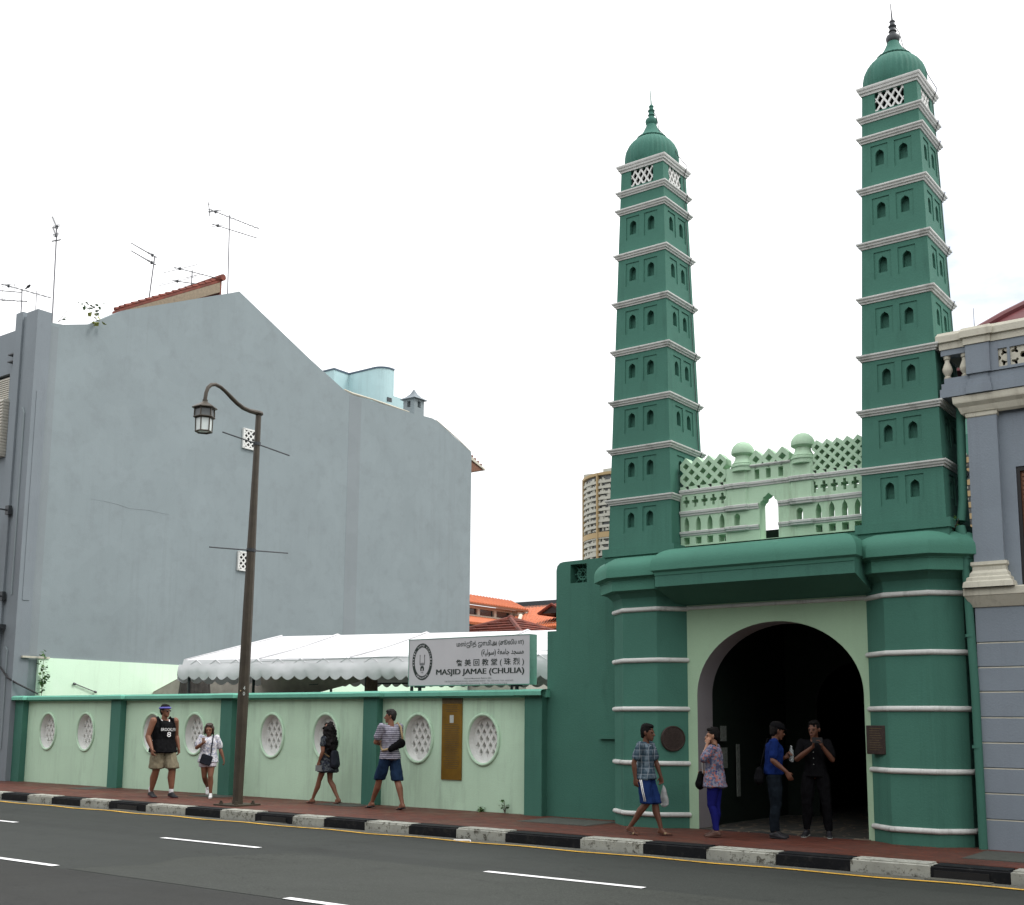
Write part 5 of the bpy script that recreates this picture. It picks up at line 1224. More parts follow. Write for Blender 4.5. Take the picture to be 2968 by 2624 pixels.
class Person:
    """local frame: +x forward, +y left, +z up; height given by scale s (1.0 = 1.70 m)"""
    def __init__(P, label, x, y, yaw, H, skin='skin', wide=1., thick=1., head=1., group=None):
        P.t = thick; P.hx = head
        P.s = H / 1.70; P.w = wide; P.root = thing('person', label, 'person', (x, y, 0), math.radians(yaw)); P.skin = skin
        P.J = dict(pel=V3(0, 0, .93), wai=V3(0, 0, 1.07), che=V3(.0, 0, 1.26), nek=V3(-.005, 0, 1.44), hed=V3(.02, 0, 1.575))
        P.hy = 0; P.hp = 0; P.hs = 1 + (1 / P.s - 1) * .75
    def pose(P, **k):
        for n_, v in k.items(): P.J[n_] = V3(*v)
    def arm(P, sd, sh, el, wr, hand, curl=.3, palm=None):
        k = 'L' if sd > 0 else 'R'; P.J['sh' + k] = V3(*sh); P.J['el' + k] = V3(*el); P.J['wr' + k] = V3(*wr); P.J['ha' + k] = (V3(*hand), curl, V3(*(palm or (0, -sd, 0))))
    def leg(P, sd, hip, kn, an, toe):
        k = 'L' if sd > 0 else 'R'; P.J['hi' + k] = V3(*hip); P.J['kn' + k] = V3(*kn); P.J['an' + k] = V3(*an); P.J['to' + k] = V3(*toe)
    def T(P, v): return V3(*v) * P.s
    def R(P, r): return (tuple(x * P.s for x in r) if isinstance(r, tuple) else r * P.s)
    def h(P, mb, *e): mb.hull(*[(P.T(c), P.R(r)) for c, r in e])
    def head_m(P):
        return Matrix.Translation(P.T(P.J['hed'])) @ Matrix.Rotation(math.radians(P.hy), 4, 'Z') @ Matrix.Rotation(math.radians(P.hp), 4, 'Y') @ Matrix.Scale(P.s * P.hs * P.hx, 4)
    def hh(P, mb, *e):
        before = set(mb.bm.verts); mb.hull(*e); nv = [v for v in mb.bm.verts if v not in before]
        bmesh.ops.transform(mb.bm, matrix=P.head_m(), verts=nv)
    def body(P, voxel=.0065):
        J = P.J; mb = MB(); w = P.w
        P.h(mb, (J['che'] + V3(0, 0, .03), (.105 * w, .15 * w, .13)), (J['wai'], (.09 * w, .125 * w, .07)))
        P.h(mb, (J['wai'], (.09 * w, .125 * w, .07)), (J['pel'], (.105 * w, .15 * w, .09)))
        P.h(mb, (J['nek'] + V3(0, 0, -.03), (.055, .06, .03)), (J['nek'] + V3(.008, 0, .09), (.05, .052, .03)))
        P.h(mb, (J['nek'] + V3(0, 0, -.04), (.06, .09, .03)), (J['che'] + V3(0, 0, .10), (.08, .13 * w, .05)))
        for k, sd in (('L', 1), ('R', -1)):
            sh, el, wr = J['sh' + k], J['el' + k], J['wr' + k]
            P.h(mb, (J['nek'] + V3(0, .04 * sd, -.05), .04), (sh, .05)); P.h(mb, (J['che'] + V3(0, .08 * sd, .06), (.07, .05, .07)), (sh, .052))
            m_ = sh.lerp(el, .4); t_ = P.t; P.h(mb, (sh, .052 * t_), (m_, .046 * t_)); P.h(mb, (m_, .046 * t_), (el, .036 * t_))
            m_ = el.lerp(wr, .3); P.h(mb, (el, .037 * t_), (m_, .039 * t_)); P.h(mb, (m_, .039 * t_), (wr, (.025 * t_ ** .5,) * 3))
            hd, curl, pn = J['ha' + k]; d = hd.normalized(); pn = (pn - d * pn.dot(d)).normalized(); sid = d.cross(pn)
            pc = wr + d * .05; P.h(mb, (wr, .023), (wr + d * .035 + sid * .022, .016), (wr + d * .035 - sid * .022, .016), (wr + d * .088 + sid * .028, .012), (wr + d * .088 - sid * .028, .012))
            for i, (L_, o_) in enumerate(((.066, .030), (.074, .010), (.070, -.010), (.056, -.029))):
                a0 = wr + d * .088 + sid * o_; c1 = curl + .08 * i; d1 = (d * math.cos(c1) + pn * math.sin(c1) + sid * o_ * 2.5).normalized(); a1 = a0 + d1 * L_ * .5
                d2 = (d * math.cos(c1 * 2.1) + pn * math.sin(c1 * 2.1)).normalized(); a2 = a1 + d2 * L_ * .5
                P.h(mb, (a0, .0095), (a1, .0088)); P.h(mb, (a1, .0088), (a2, .0075))
            t0 = wr + d * .028 + sid * .024; t1 = t0 + (d * .5 + sid * .75 + pn * .3).normalized() * .035; t2 = t1 + (d * .85 + sid * .25 + pn * .4).normalized() * .03
            P.h(mb, (t0, .013), (t1, .010)); P.h(mb, (t1, .010), (t2, .008))
            hi, kn, an, to = J['hi' + k], J['kn' + k], J['an' + k], J['to' + k]
            P.h(mb, (hi, (.085 * w, .08 * w, .09)), (J['pel'], (.09, .10, .07))); m_ = hi.lerp(kn, .45)
            P.h(mb, (hi, .083 * w), (m_, .073 * w)); P.h(mb, (m_, .073 * w), (kn, .052 * t_))
            fw = (to - an); fw.z = 0; fw = fw.normalized() if fw.length > 1e-3 else V3(1, 0, 0)
            m_ = kn.lerp(an, .32) - fw * .018; P.h(mb, (kn, .051 * t_), (m_, .055 * t_)); P.h(mb, (m_, .055 * t_), (kn.lerp(an, .7), .038 * t_)); P.h(mb, (kn.lerp(an, .7), .038 * t_), (an, .033))
            heel = an - fw * .035 + V3(0, 0, -.035); P.h(mb, (an, .034), (heel, .030), (an + fw * .06 + V3(0, 0, -.03), .028))
            P.h(mb, (an + fw * .04 + V3(0, 0, -.03), .032), (to - fw * .05, (.035, .038, .022)), (heel, .028)); P.h(mb, (to - fw * .06, (.035, .040, .022)), (to, (.03, .036, .015)))
        # head
        P.hh(mb, ((-.012, 0, .035), (.092, .074, .085)), ((.025, 0, -.03), (.055, .060, .055))); P.hh(mb, ((.025, 0, -.03), (.055, .060, .05)), ((.062, 0, -.088), (.022, .026, .018)), ((.01, 0, -.06), (.04, .052, .03)))
        P.hh(mb, ((.082, 0, .012), (.008, .008, .008)), ((.104, 0, -.022), (.010, .013, .009)), ((.085, 0, -.028), (.01, .018, .008)))
        P.hh(mb, ((.072, .03, .028), (.012, .022, .008)), ((.074, -.03, .028), (.012, .022, .008)))
        P.hh(mb, ((.082, 0, -.052), (.008, .024, .006)), ((.078, 0, -.056), (.008, .02, .008)))
        for sd in (-1, 1): P.hh(mb, ((-.01, .076 * sd, .0), (.014, .007, .030)), ((-.015, .084 * sd, .012), (.010, .005, .018)))
        remesh(mb, 'body', P.skin, P.root, voxel, smooth_it=2)
        mb = MB()
        for sd in (-1, 1): P.hh(mb, ((.0795, .030 * sd, .008), (.006, .013, .006)), ((.0795, .030 * sd, .0081), (.006, .013, .006)))
        mb.build('eyes', 'eye', P.root, smooth=True, origin=False, recalc=False) if False else P.raw(mb, 'eyes', 'eye')
        mb = MB(); P.hh(mb, ((.0885, 0, -.054), (.004, .022, .004)), ((.0885, 0, -.056), (.004, .018, .004))); P.raw(mb, 'mouth', 'lip')
    def raw(P, mb, name, mat, parent=None, smooth=True):
        me = bpy.data.meshes.new(name); bmesh.ops.recalc_face_normals(mb.bm, faces=mb.bm.faces[:]); mb.bm.to_mesh(me); mb.bm.free()
        me.materials.append(M[mat] if isinstance(mat, str) else mat)
        if smooth: me.polygons.foreach_set('use_smooth', [True] * len(me.polygons))
        o = bpy.data.objects.new(name, me); C.objects.link(o); o.parent = parent or P.root; return o
    def hair(P, style='short', mat='hair'):
        mb = MB()
        P.hh(mb, ((-.022, 0, .052), (.094, .083, .085)), ((-.03, 0, .02), (.080, .082, .07)))
        P.hh(mb, ((.035, 0, .098), (.045, .062, .028)), ((-.02, 0, .09), (.08, .075, .05)))
        if style == 'short': P.hh(mb, ((-.05, 0, .0), (.055, .076, .05)), ((-.055, 0, -.045), (.04, .058, .03)))
        if style == 'bob':
            P.hh(mb, ((-.045, 0, .02), (.07, .088, .07)), ((-.05, 0, -.07), (.06, .08, .04)))
            for sd in (-1, 1): P.hh(mb, ((0, .078 * sd, .04), (.05, .02, .04)), ((.01, .084 * sd, -.05), (.03, .016, .04)))
        if style == 'long':
            P.hh(mb, ((-.045, 0, .04), (.085, .10, .085)), ((-.07, 0, -.10), (.085, .135, .07)))
            P.hh(mb, ((-.07, 0, -.10), (.085, .135, .07)), ((-.10, 0, -.30), (.075, .165, .07)))
            P.hh(mb, ((-.10, 0, -.30), (.075, .165, .07)), ((-.10, .03, -.44), (.05, .12, .05)))
            P.hh(mb, ((-.10, -.08, -.36), (.05, .06, .06)), ((-.11, -.09, -.50), (.03, .04, .03)))
            for sd in (-1, 1): P.hh(mb, ((.02, .075 * sd, .03), (.045, .03, .05)), ((.0, .11 * sd, -.14), (.045, .04, .07)))
        if style == 'pony':
            P.hh(mb, ((-.05, 0, .0), (.055, .08, .05)), ((-.07, 0, -.03), (.04, .05, .04)))
        return remesh(mb, 'hair', mat, P.root, .006, disp=.045 if style in ('long',) else .007, dscale=14 if style == 'long' else 28, smooth_it=1)
    def shirt(P, mat, sleeve=.62, hem=.86, flare=0., name='shirt', loose=.018, neck=True, disp=.014, long=0.):
        J = P.J; mb = MB(); w = P.w; l = loose
        P.h(mb, (J['che'] + V3(0, 0, .03), (.105 * w + l, .15 * w + l, .13)), (J['wai'], (.10 * w + l, .135 * w + l, .06)))
        hp = V3(J['pel'].x, J['pel'].y, hem + .03)
        P.h(mb, (J['wai'], (.10 * w + l, .135 * w + l, .06)), (hp + V3(0, 0, .05), (.115 * w + l + flare * .4, .155 * w + l + flare * .4, .04)), (hp, (.118 * w + l + flare, .158 * w + l + flare, .025)))
        P.h(mb, (J['nek'] + V3(0, 0, -.045), (.06 + l * .6, .085 + l, .025)), (J['che'] + V3(0, 0, .10), (.09 + l, .14 * w + l, .05)))
        for k, sd in (('L', 1), ('R', -1)):
            sh, el = J['sh' + k], J['el' + k]
            if sleeve == 0: P.h(mb, (J['nek'] + V3(0, .07 * sd, -.05), .035), (J['nek'].lerp(sh, .72), .052), (J['che'] + V3(0, .12 * sd * w, .02), (.09, .05, .09))); continue
            P.h(mb, (J['nek'] + V3(0, .05 * sd, -.055), .04 + l * .6), (sh, .050 + l * .5)); P.h(mb, (J['che'] + V3(0, .08 * sd, .06), (.08, .06, .08)), (sh, .052 + l * .5))
            if sleeve > 0: P.h(mb, (sh, .053 * P.t + l * .5), (sh.lerp(el, sleeve), .046 * P.t + l * .75)); 
            if sleeve > 1: pass
        return remesh(mb, name, mat, P.root, .0075, disp=disp, smooth_it=2)
    def shorts(P, mat, frac=.75, name='shorts', wide=.03, disp=.014, lower=None, waist=True):
        J = P.J; mb = MB(); w = P.w
        P.h(mb, (J['wai'] + V3(0, 0, -.03), (.105 * w + .016, .14 * w + .016, .03)), (J['pel'], (.115 * w + .01, .155 * w + .01, .08)))
        for k in 'LR':
            hi, kn, an = J['hi' + k], J['kn' + k], J['an' + k]
            P.h(mb, (hi, (.09 * w + .012, .085 * w + .01, .09)), (J['pel'], (.10, .11, .07)))
            e = hi.lerp(kn, min(frac, 1.)); P.h(mb, (hi, (.09 * w + .014, .085 * w + .012, .06)), (hi.lerp(e, .5), .082 * w + wide * .6), (e, (.068 * w + wide, .068 * w + wide, .02) if frac <= 1 else .060 + wide))
            if frac > 1:
                to = J['to' + k]; fw = (to - an); fw.z = 0; fw = fw.normalized(); g = frac - 1
                m_ = kn.lerp(an, .32 * min(1, g / .4)) - fw * .018 * min(1, g / .4); P.h(mb, (kn, .056 + wide), (m_, .059 + wide))
                if g > .4: e2 = kn.lerp(an, g); P.h(mb, (m_, .059 + wide), (e2, (.040 + wide, .040 + wide, .02)))
                else: P.h(mb, (kn, .056 + wide), (kn.lerp(an, g), (.062 + wide, .062 + wide, .02)))
        return remesh(mb, name, mat, P.root, .0075, disp=disp, smooth_it=2)
    def shoes(P, mat, kind='shoe', sole=None, strap=None):
        for k in 'LR':
            J = P.J; an, to = J['an' + k], J['to' + k]; fw = (to - an); fw.z = 0; fw = fw.normalized(); heel = an - fw * .035 + V3(0, 0, -.035)
            sl = (to - (an + V3(0, 0, -.06))); mb = MB()
            if kind == 'shoe':
                P.h(mb, (heel, .040), (an + fw * .05 + V3(0, 0, -.025), .038), (an + V3(0, 0, -.01), .040)); P.h(mb, (an + fw * .03 + V3(0, 0, -.035), .04), (to - fw * .04, (.045, .046, .03)), (to + fw * .005, (.035, .042, .022)), (heel, .038))
                o = remesh(mb, 'shoe', mat, P.root, .006, smooth_it=1)
            m2 = MB(); dz = V3(0, 0, -.036) if kind == 'shoe' else V3(0, 0, -.034)
            P.h(m2, (heel + dz * .9, (.042, .038, .010)), (to + V3(0, 0, -.018), (.042, .042, .009)), (an.lerp(to, .4) + V3(0, 0, -.055) * (1 if abs(an.z - to.z) < .08 else .6), (.04, .036, .009)))
            o2 = P.raw(m2, 'sole', sole or mat)
            if kind != 'shoe':
                m3 = MB(); a = to - fw * .07; P.h(m3, (a + V3(0, 0, .012), (.03, .046, .016)), (a + V3(0, 0, .0), (.028, .048, .02))); P.raw(m3, 'sandal_strap', strap or mat)
    def strap(P, pts, r, mat, name='strap', parent=None, flat=.35):
        mb = MB(); mb.tube([P.T(p) for p in pts], r * P.s, 8); return P.raw(mb, name, mat, parent)

def mats(**k):
    for a, b_ in k.items(): M[a] = b_
mats(jersey=cloth('jersey_black', (.008, .008, .009)), khaki=cloth('khaki_cloth', (.20, .175, .12)), tee_white=cloth('white_tee', (.66, .65, .68), (.34, .36, .46), 'floral', 2.6, (.66, .65, .68)),
     lilac=cloth('pale_lilac_shorts', (.50, .47, .52)), dress_m=cloth('dark_floral_dress', (.018, .02, .026), (.07, .08, .085), 'floral', 2.2, (.03, .035, .05)), stripe_m=cloth('striped_tee', (.33, .32, .37), (.09, .09, .13), 'stripe'),
     denim=cloth('denim', (.014, .03, .065)), plaid=cloth('plaid_shirt', (.15, .20, .24), (.018, .04, .06), 'plaid', 1., (.38, .42, .46)), blue_sh=cloth('blue_shorts', (.012, .03, .11)),
     floral_m=cloth('floral_blouse', (.20, .20, .26), (.09, .10, .17), 'floral', 2.4, (.32, .13, .12)), legg=cloth('blue_leggings', (.012, .014, .13)), polo=cloth('blue_polo', (.006, .018, .095)),
     dark_tr=cloth('dark_trousers', (.008, .012, .017)), black_c=cloth('black_cloth', (.005, .005, .006)), headband=plain('purple_band', (.12, .12, .42), .8), navy=plain('navy_bag', (.007, .010, .019), .8, var=.3, nscale=20),
     shoe_w=plain('white_shoe', (.72, .72, .72), .5), shoe_d=plain('dark_shoe', (.010, .010, .013), .6), sole_r=plain('red_sole', (.16, .02, .02), .6), sock=plain('white_sock', (.7, .7, .72), .9), sandal=plain('sandal', (.07, .03, .02), .6), tanstrap=plain('tan_strap', (.30, .22, .12), .7),
     plastic=plain('plastic_bag', (.55, .56, .56), .25, var=.15, nscale=14, trans=.45), cup=plain('cup', (.72, .50, .42), .4), bottle=plain('bottle', (.6, .65, .66), .1, trans=.7))

# 1: man in black basketball vest
p = Person('tall person in black numbered basketball vest, khaki shorts and purple headband by the wall', -20.02, 15.05, -8, 1.87, 'skin', 1.38, 1.32, 1.08)
p.arm(1, (0, .22, 1.40), (-.08, .30, 1.13), (.0, .32, .90), (.25, -.02, -1), .45); p.arm(-1, (.0, -.22, 1.40), (-.02, -.31, 1.12), (.14, -.30, .89), (.3, .05, -1), .5)
p.leg(1, (0, .09, .90), (.16, .12, .50), (.16, .12, .09), (.31, .14, .02)); p.leg(-1, (0, -.09, .90), (.0, -.12, .49), (-.13, -.13, .10), (.03, -.13, .02)); p.hy = 14
p.body(); p.hair('short'); sh = p.shirt('jersey', sleeve=0, hem=.80, flare=.03, loose=.030, name='vest'); p.shorts('khaki', .88, wide=.045)
p.shoes('shoe_d', sole='sole_r')
for k in 'LR': mb = MB(); a = p.J['an' + k]; p.h(mb, (a + V3(0, 0, .01), .041), (a + V3(0, 0, .075), .043)); p.raw(mb, 'sock', 'sock')
mb = MB(); mb.tube([p.head_m() @ V3(-.014 + .098 * math.cos(t),   .088 * math.sin(t), .062 + .004 * math.cos(t)) for t in [2 * PI * k / 24 for k in range(24)]], .021, 8, closed=True); p.raw(mb, 'headband', 'headband')
mb = MB()
for sd in (-1, 1): p.hh(mb, ((.093, .030 * sd, .010), (.006, .021, .014)), ((.091, .032 * sd, .008), (.006, .021, .012)))
mb.tube([p.head_m() @ V3(*q) for q in ((-.01, -.085, .014), (.085, -.06, .014), (.097, 0, .016), (.085, .06, .014), (-.01, .085, .014))], .004, 5); p.raw(mb, 'sunglasses', 'eye')
s_ = p.s
def chest_text(body, u0, u1, z, hgt, rx, bold, curve=0.):
    mb = MB()
    def f(u, v):
        ang = u / .19; v = v - curve * u * u
        rx_ = .105 * p.w + .030 + .012 + rx; ry = .15 * p.w + .030
        z_ = v
        return (rx_ * s_ * math.cos(ang) + .0, ry * s_ * math.sin(ang), z_ * s_)
    text_into(mb, body, u0, u1, z, hgt, f, bold); p.raw(mb, 'number' if len(body) == 1 else 'lettering', 'white', smooth=False)
chest_text('BROOKLYN', -.125, .125, 1.245, .055, .012, .004, -0.0); chest_text('8', -.032, .032, 1.155, .09, .010, .01)
mb = MB(); mb.tube([p.T((.01 + .085 * math.cos(t), .085 * math.sin(t), 1.425 - .055 * max(0, math.cos(t)) ** 1.5)) for t in [2 * PI * k / 20 for k in range(20)]], .010 * p.s, 6, closed=True); p.raw(mb, 'neck_trim', 'white')
p.strap([(.0, -.215, 1.05), (-.01, -.225, .92), (-.02, -.235, .79)], .009, 'white', 'side_trim')
mb = MB(); p.h(mb, (V3(-.20, 0, 1.30), (.07, .13, .10)), (V3(-.22, 0, 1.05), (.08, .14, .10))); bag = remesh(mb, 'body_bag', 'black_c', None, .008, disp=.008)
bp = thing('backpack', 'black backpack on the back of the person in the basketball vest', 'backpack', p.root.location, p.root.rotation_euler.z); bag.name = 'pack'; bag.parent = bp
for sd in (-1, 1): p.strap([(-.14, .11 * sd, 1.36), (-.02, .125 * sd, 1.475), (.10, .13 * sd, 1.40), (.145, .13 * sd, 1.25), (.05, .17 * sd, 1.12), (-.12, .13 * sd, 1.05)], .016, 'black_c', 'strap', bp)

# 2: small woman in white tee
p = Person('small person in white printed T-shirt and pale shorts, holding a drink', -19.42, 15.72, -46, 1.47, 'skin', 1.22, 1.18, 1.08)
p.arm(-1, (0, -.18, 1.39), (.04, -.27, 1.16), (.20, -.12, 1.26), (.35, .5, .75), .9, (1, .3, 0)); p.arm(1, (0, .18, 1.39), (-.05, .27, 1.13), (-.02, .36, .90), (.1, .25, -1), .35)
p.leg(1, (0, .08, .90), (.12, .09, .50), (.10, .11, .09), (.25, .12, .02)); p.leg(-1, (0, -.08, .90), (-.02, -.07, .49), (-.30, -.02, .22), (-.20, .0, .08)); p.hy = 0; p.hp = 8
p.body(); p.hair('bob', plain('hair_brown', (.035, .018, .013), .5, var=.4, nscale=50)); p.shirt('tee_white', .72, .80, .02, loose=.034); p.shorts('lilac', .42, wide=.045); p.shoes('shoe_w')
mb = MB(); mb.box(-.035, .035, -.115, .115, -.10, .10); bmesh.ops.bevel(mb.bm, geom=mb.bm.edges[:], offset=.015, segments=2, affect='EDGES'); mb.box(.034, .040, -.116, .116, .03, .045)
bmesh.ops.transform(mb.bm, matrix=Matrix.Translation(p.T((.165, -.02, .885))) @ Matrix.Rotation(-.3, 4, 'X'), verts=mb.bm.verts[:])
bg = thing('shoulder_bag', 'navy shoulder bag with a pale zip worn across the small person in white', 'bag', p.root.location, p.root.rotation_euler.z); p.raw(mb, 'pouch', 'navy', bg, smooth=False)
p.strap([(.15, .08, .98), (.165, .09, 1.10), (.155, .10, 1.25), (.11, .11, 1.40), (.02, .11, 1.46), (-.10, .08, 1.36), (-.15, .0, 1.15), (-.15, -.1, 1.0), (.0, -.20, .95), (.14, -.12, .96)], .014, 'navy', 'strap', bg)
mb = MB(); q_ = p.T((.29, -.09, 1.34)); mb.lathe(q_.x, q_.y, [(.022, q_.z - .05), (.034, q_.z + .05), (.036, q_.z + .052)], 16); cu = thing('drink_cup', 'pale pink drink cup in the hand of the small person in white', 'cup', p.root.location, p.root.rotation_euler.z); p.raw(mb, 'cup', 'cup', cu)

# 3: long haired woman in dark dress
p = Person('person with very long dark wavy hair in a short dark floral dress walking left', -16.32, 16.08, 188, 1.51, 'skin', 1.04, 1.08, 1.06)
p.arm(1, (0, .165, 1.38), (-.02, .21, 1.12), (.07, .22, .90), (.2, 0, -1), .4); p.arm(-1, (0, -.165, 1.38), (.03, -.2, 1.12), (.05, -.2, .90), (.1, 0, -1), .4)
p.leg(1, (0, .08, .90), (.16, .07, .50), (.33, .06, .09), (.47, .06, .03)); p.leg(-1, (0, -.08, .90), (-.02, -.07, .49), (-.27, -.06, .11), (-.15, -.06, .015)); p.hy = 6
p.body(); p.hair('long'); p.shirt('dress_m', .45, .66, .075, 'dress', .02, disp=.02); p.shoes('sandal', 'sandal', strap='sandal')
mb = MB(); p.h(mb, (V3(-.18, 0, 1.08), (.05, .13, .07)), (V3(-.20, -.0, .84), (.09, .14, .10))); bp = thing('backpack', 'dark bulging backpack with ochre strap on the long haired person', 'backpack', p.root.location, p.root.rotation_euler.z); o = remesh(mb, 'pack', 'navy', bp, .008, disp=.008)
for sd in (-1, 1): p.strap([(-.10, .11 * sd, 1.40), (.02, .12 * sd, 1.44), (.115, .12 * sd, 1.3), (.05, .165 * sd, 1.12), (-.13, .12 * sd, 1.0)], .014, 'tanstrap', 'strap', bp)
mb = MB(); q_ = p.T((.09, .24, .80)); mb.box(q_.x - .10, q_.x + .04, q_.y - .01, q_.y + .01, q_.z - .09, q_.z + .02); o = thing('clutch', 'small grey green pouch held low by the long haired person', 'pouch', p.root.location, p.root.rotation_euler.z); p.raw(mb, 'pouch', 'ink_soft', o, smooth=False)

# 4: man in striped tee
p = Person('person in striped T-shirt and denim knee shorts striding left with folded arms', -14.52, 15.87, 168, 1.78, 'skin', 1.0, 1.1, 1.03)
p.arm(1, (0, .19, 1.40), (.10, .24, 1.14), (.22, .03, 1.10), (.3, -1, .1), .4, (-1, 0, 0)); p.arm(-1, (0, -.19, 1.40), (.07, -.25, 1.14), (.20, -.02, 1.13), (.3, 1, .0), .4, (-1, 0, 0))
p.leg(1, (0, .09, .90), (.16, .10, .50), (.38, .09, .10), (.53, .09, .02)); p.leg(-1, (0, -.09, .90), (-.10, -.09, .49), (-.27, -.09, .10), (-.13, -.09, .015)); p.hy = 50
p.body(); p.hair('short', plain('hair_dark', (.008, .006, .005), .75, var=.4, nscale=60)); p.shirt('stripe_m', .62, .83, .02, loose=.026); p.shorts('denim', .98, wide=.035); p.shoes('shoe_d', 'sandal', strap='shoe_d')
mb = MB(); p.h(mb, (V3(-.165, -.10, 1.12), (.05, .10, .08)), (V3(-.165, .11, 1.03), (.04, .05, .05))); bg = thing('waist_pouch', 'black sling pouch with a tan strap on the back of the person in stripes', 'bag', p.root.location, p.root.rotation_euler.z); remesh(mb, 'pouch', 'black_c', bg, .007, disp=.006)
p.strap([(-.15, -.16, 1.14), (-.135, -.15, 1.25), (-.10, -.14, 1.40), (-.01, -.14, 1.47), (.11, -.10, 1.38), (.145, .0, 1.22), (.12, .12, 1.08), (-.04, .19, 1.0), (-.15, .13, 1.03)], .020, 'tanstrap', 'strap', bg)
mb = MB(); p.h(mb, (V3(0, .17, 1.455), (.04, .03, .01)), (V3(.02, .21, 1.44), (.04, .02, .02))); p.raw(mb, 'shoulder_patch', 'navy')

# 5: young man in plaid shirt
p = Person('person in blue plaid shirt and side-striped blue shorts passing the left striped pillar', -8.53, 14.71, 8, 1.54, 'skin_dark', 1.02, 1.08, 1.06)
p.arm(-1, (-.01, -.18, 1.38), (-.10, -.23, 1.12), (-.08, -.23, .88), (.1, 0, -1), .45); p.arm(1, (.02, .18, 1.38), (.09, .23, 1.12), (.17, .22, .90), (.1, 0, -1), .6)
p.leg(-1, (0, -.08, .90), (.06, -.09, .50), (-.24, -.08, .12), (-.10, -.08, .02)); p.leg(1, (0, .08, .90), (.12, .09, .50), (.22, .08, .09), (.37, .08, .03)); p.hy = 0; p.hp = 4
p.pose(nek=(.01, 0, 1.44), hed=(.045, 0, 1.575))
p.body(); p.hair('short'); p.shirt('plaid', .66, .84, .025, loose=.028); p.shorts('blue_sh', 1.0, wide=.040); p.shoes('sandal', 'sandal', strap='tanstrap')
for dy in (-.012, .012):
    p.strap([(.0 + dy, -.205, .86), (.035 + dy, -.215, .70), (.07 + dy, -.205, .53)], .007, 'white', 'side_stripe')
mb = MB(); p.h(mb, (V3(.20, .24, .76), (.01, .01, .02)), (V3(.21, .25, .62), (.05, .05, .05)), (V3(.22, .25, .48), (.075, .05, .06))); bg = thing('carrier_bag', 'translucent white plastic carrier bag carried by the person in plaid', 'bag', p.root.location, p.root.rotation_euler.z); remesh(mb, 'bag', 'plastic', bg, .008, disp=.02, smooth_it=1)

# 6: woman in floral blouse
p = Person('person in loose floral blouse and royal blue leggings, hand raised to ear', -7.63, 15.08, 192, 1.50, 'skin_pale', 1.08, 1.05, 1.03)
p.arm(1, (0, .17, 1.38), (.12, .24, 1.20), (.08, .12, 1.45), (-.2, -.1, 1), 1.1, (-.3, -1, 0)); p.arm(-1, (0, -.17, 1.38), (.04, -.22, 1.12), (.18, -.16, 1.0), (.8, .2, -.2), .6)
p.leg(1, (0, .07, .90), (.04, .07, .50), (-.04, .07, .09), (.11, .09, .02)); p.leg(-1, (0, -.07, .90), (.0, -.07, .49), (.03, -.09, .09), (.18, -.12, .02)); p.hy = 14
p.body(); p.hair('pony'); p.shirt('floral_m', .8, .76, .04, 'blouse', .03, disp=.022); p.shorts('legg', 1.92, 'leggings', .006, disp=.003); p.shoes('sandal', 'shoe', sole='sandal')
p.strap([(.10, .145, 1.475), (.10, .12, 1.47), (.075, .10, 1.46), (.06, .13, 1.45)], .006, 'paper', 'bracelet')
bg = thing('shoulder_bag', 'round black shoulder bag hanging in front of the person in the floral blouse', 'bag', p.root.location, p.root.rotation_euler.z)
mb = MB(); p.h(mb, (V3(.21, .05, .93), (.05, .10, .10)), (V3(.22, .06, .83), (.075, .12, .09))); remesh(mb, 'pouch', 'black_c', bg, .008, disp=.008)
p.strap([(.18, .06, .99), (.175, .06, 1.15), (.15, .07, 1.30), (.06, .08, 1.46), (-.05, .07, 1.44)], .010, 'black_c', 'strap', bg); p.strap([(.17, .09, 1.0), (.17, .10, 1.2), (.14, .11, 1.36)], .008, 'white', 'strap_edge', bg)

# 7: man in blue polo and dark cap
p = Person('person in dark cap and deep blue polo shirt with a water bottle in the archway', -6.93, 15.5, 30, 1.61, 'skin_dark', 1.1, 1.1, 1.06)
p.arm(-1, (0, -.19, 1.38), (-.03, -.25, 1.13), (.16, -.26, .97), (.5, 0, -.9), .35); p.arm(1, (.02, .19, 1.38), (.05, .26, 1.12), (.20, .17, 1.17), (.6, 0, .5), 1.1, (0, -1, 0))
p.leg(1, (0, .09, .90), (.03, .10, .49), (.02, .10, .09), (.18, .10, .02)); p.leg(-1, (0, -.09, .90), (.02, -.09, .49), (-.02, -.09, .09), (.13, -.10, .02)); p.hy = 10; p.hp = 12
p.pose(hed=(.07, 0, 1.55), nek=(.03, 0, 1.42), che=(.01, 0, 1.25)); p.body(); p.hair('short'); p.shirt('polo', .7, .90, 0, 'polo_shirt', .022); p.shorts('dark_tr', 1.95, 'trousers', .018); p.shoes('shoe_d')
mb = MB(); p.hh(mb, ((-.01, 0, .075), (.105, .092, .06)), ((-.01, 0, .055), (.107, .094, .03))); p.hh(mb, ((.07, 0, .052), (.05, .08, .006)), ((.13, 0, .045), (.03, .06, .006))); cp_ = thing('cap', 'dark peaked cap on the person in the blue polo shirt', 'cap', p.root.location, p.root.rotation_euler.z); remesh(mb, 'cap', 'black_c', cp_, .006, smooth_it=1)
mb = MB(); q_ = p.T((.285, .16, 1.24)); mb.lathe(q_.x, q_.y, [(.028, q_.z - .13), (.03, q_.z - .1), (.03, q_.z + .03), (.012, q_.z + .07), (.014, q_.z + .10)], 14); bt = thing('water_bottle', 'clear plastic water bottle held by the person in the blue polo shirt', 'bottle', p.root.location, p.root.rotation_euler.z); p.raw(mb, 'bottle', 'bottle', bt)
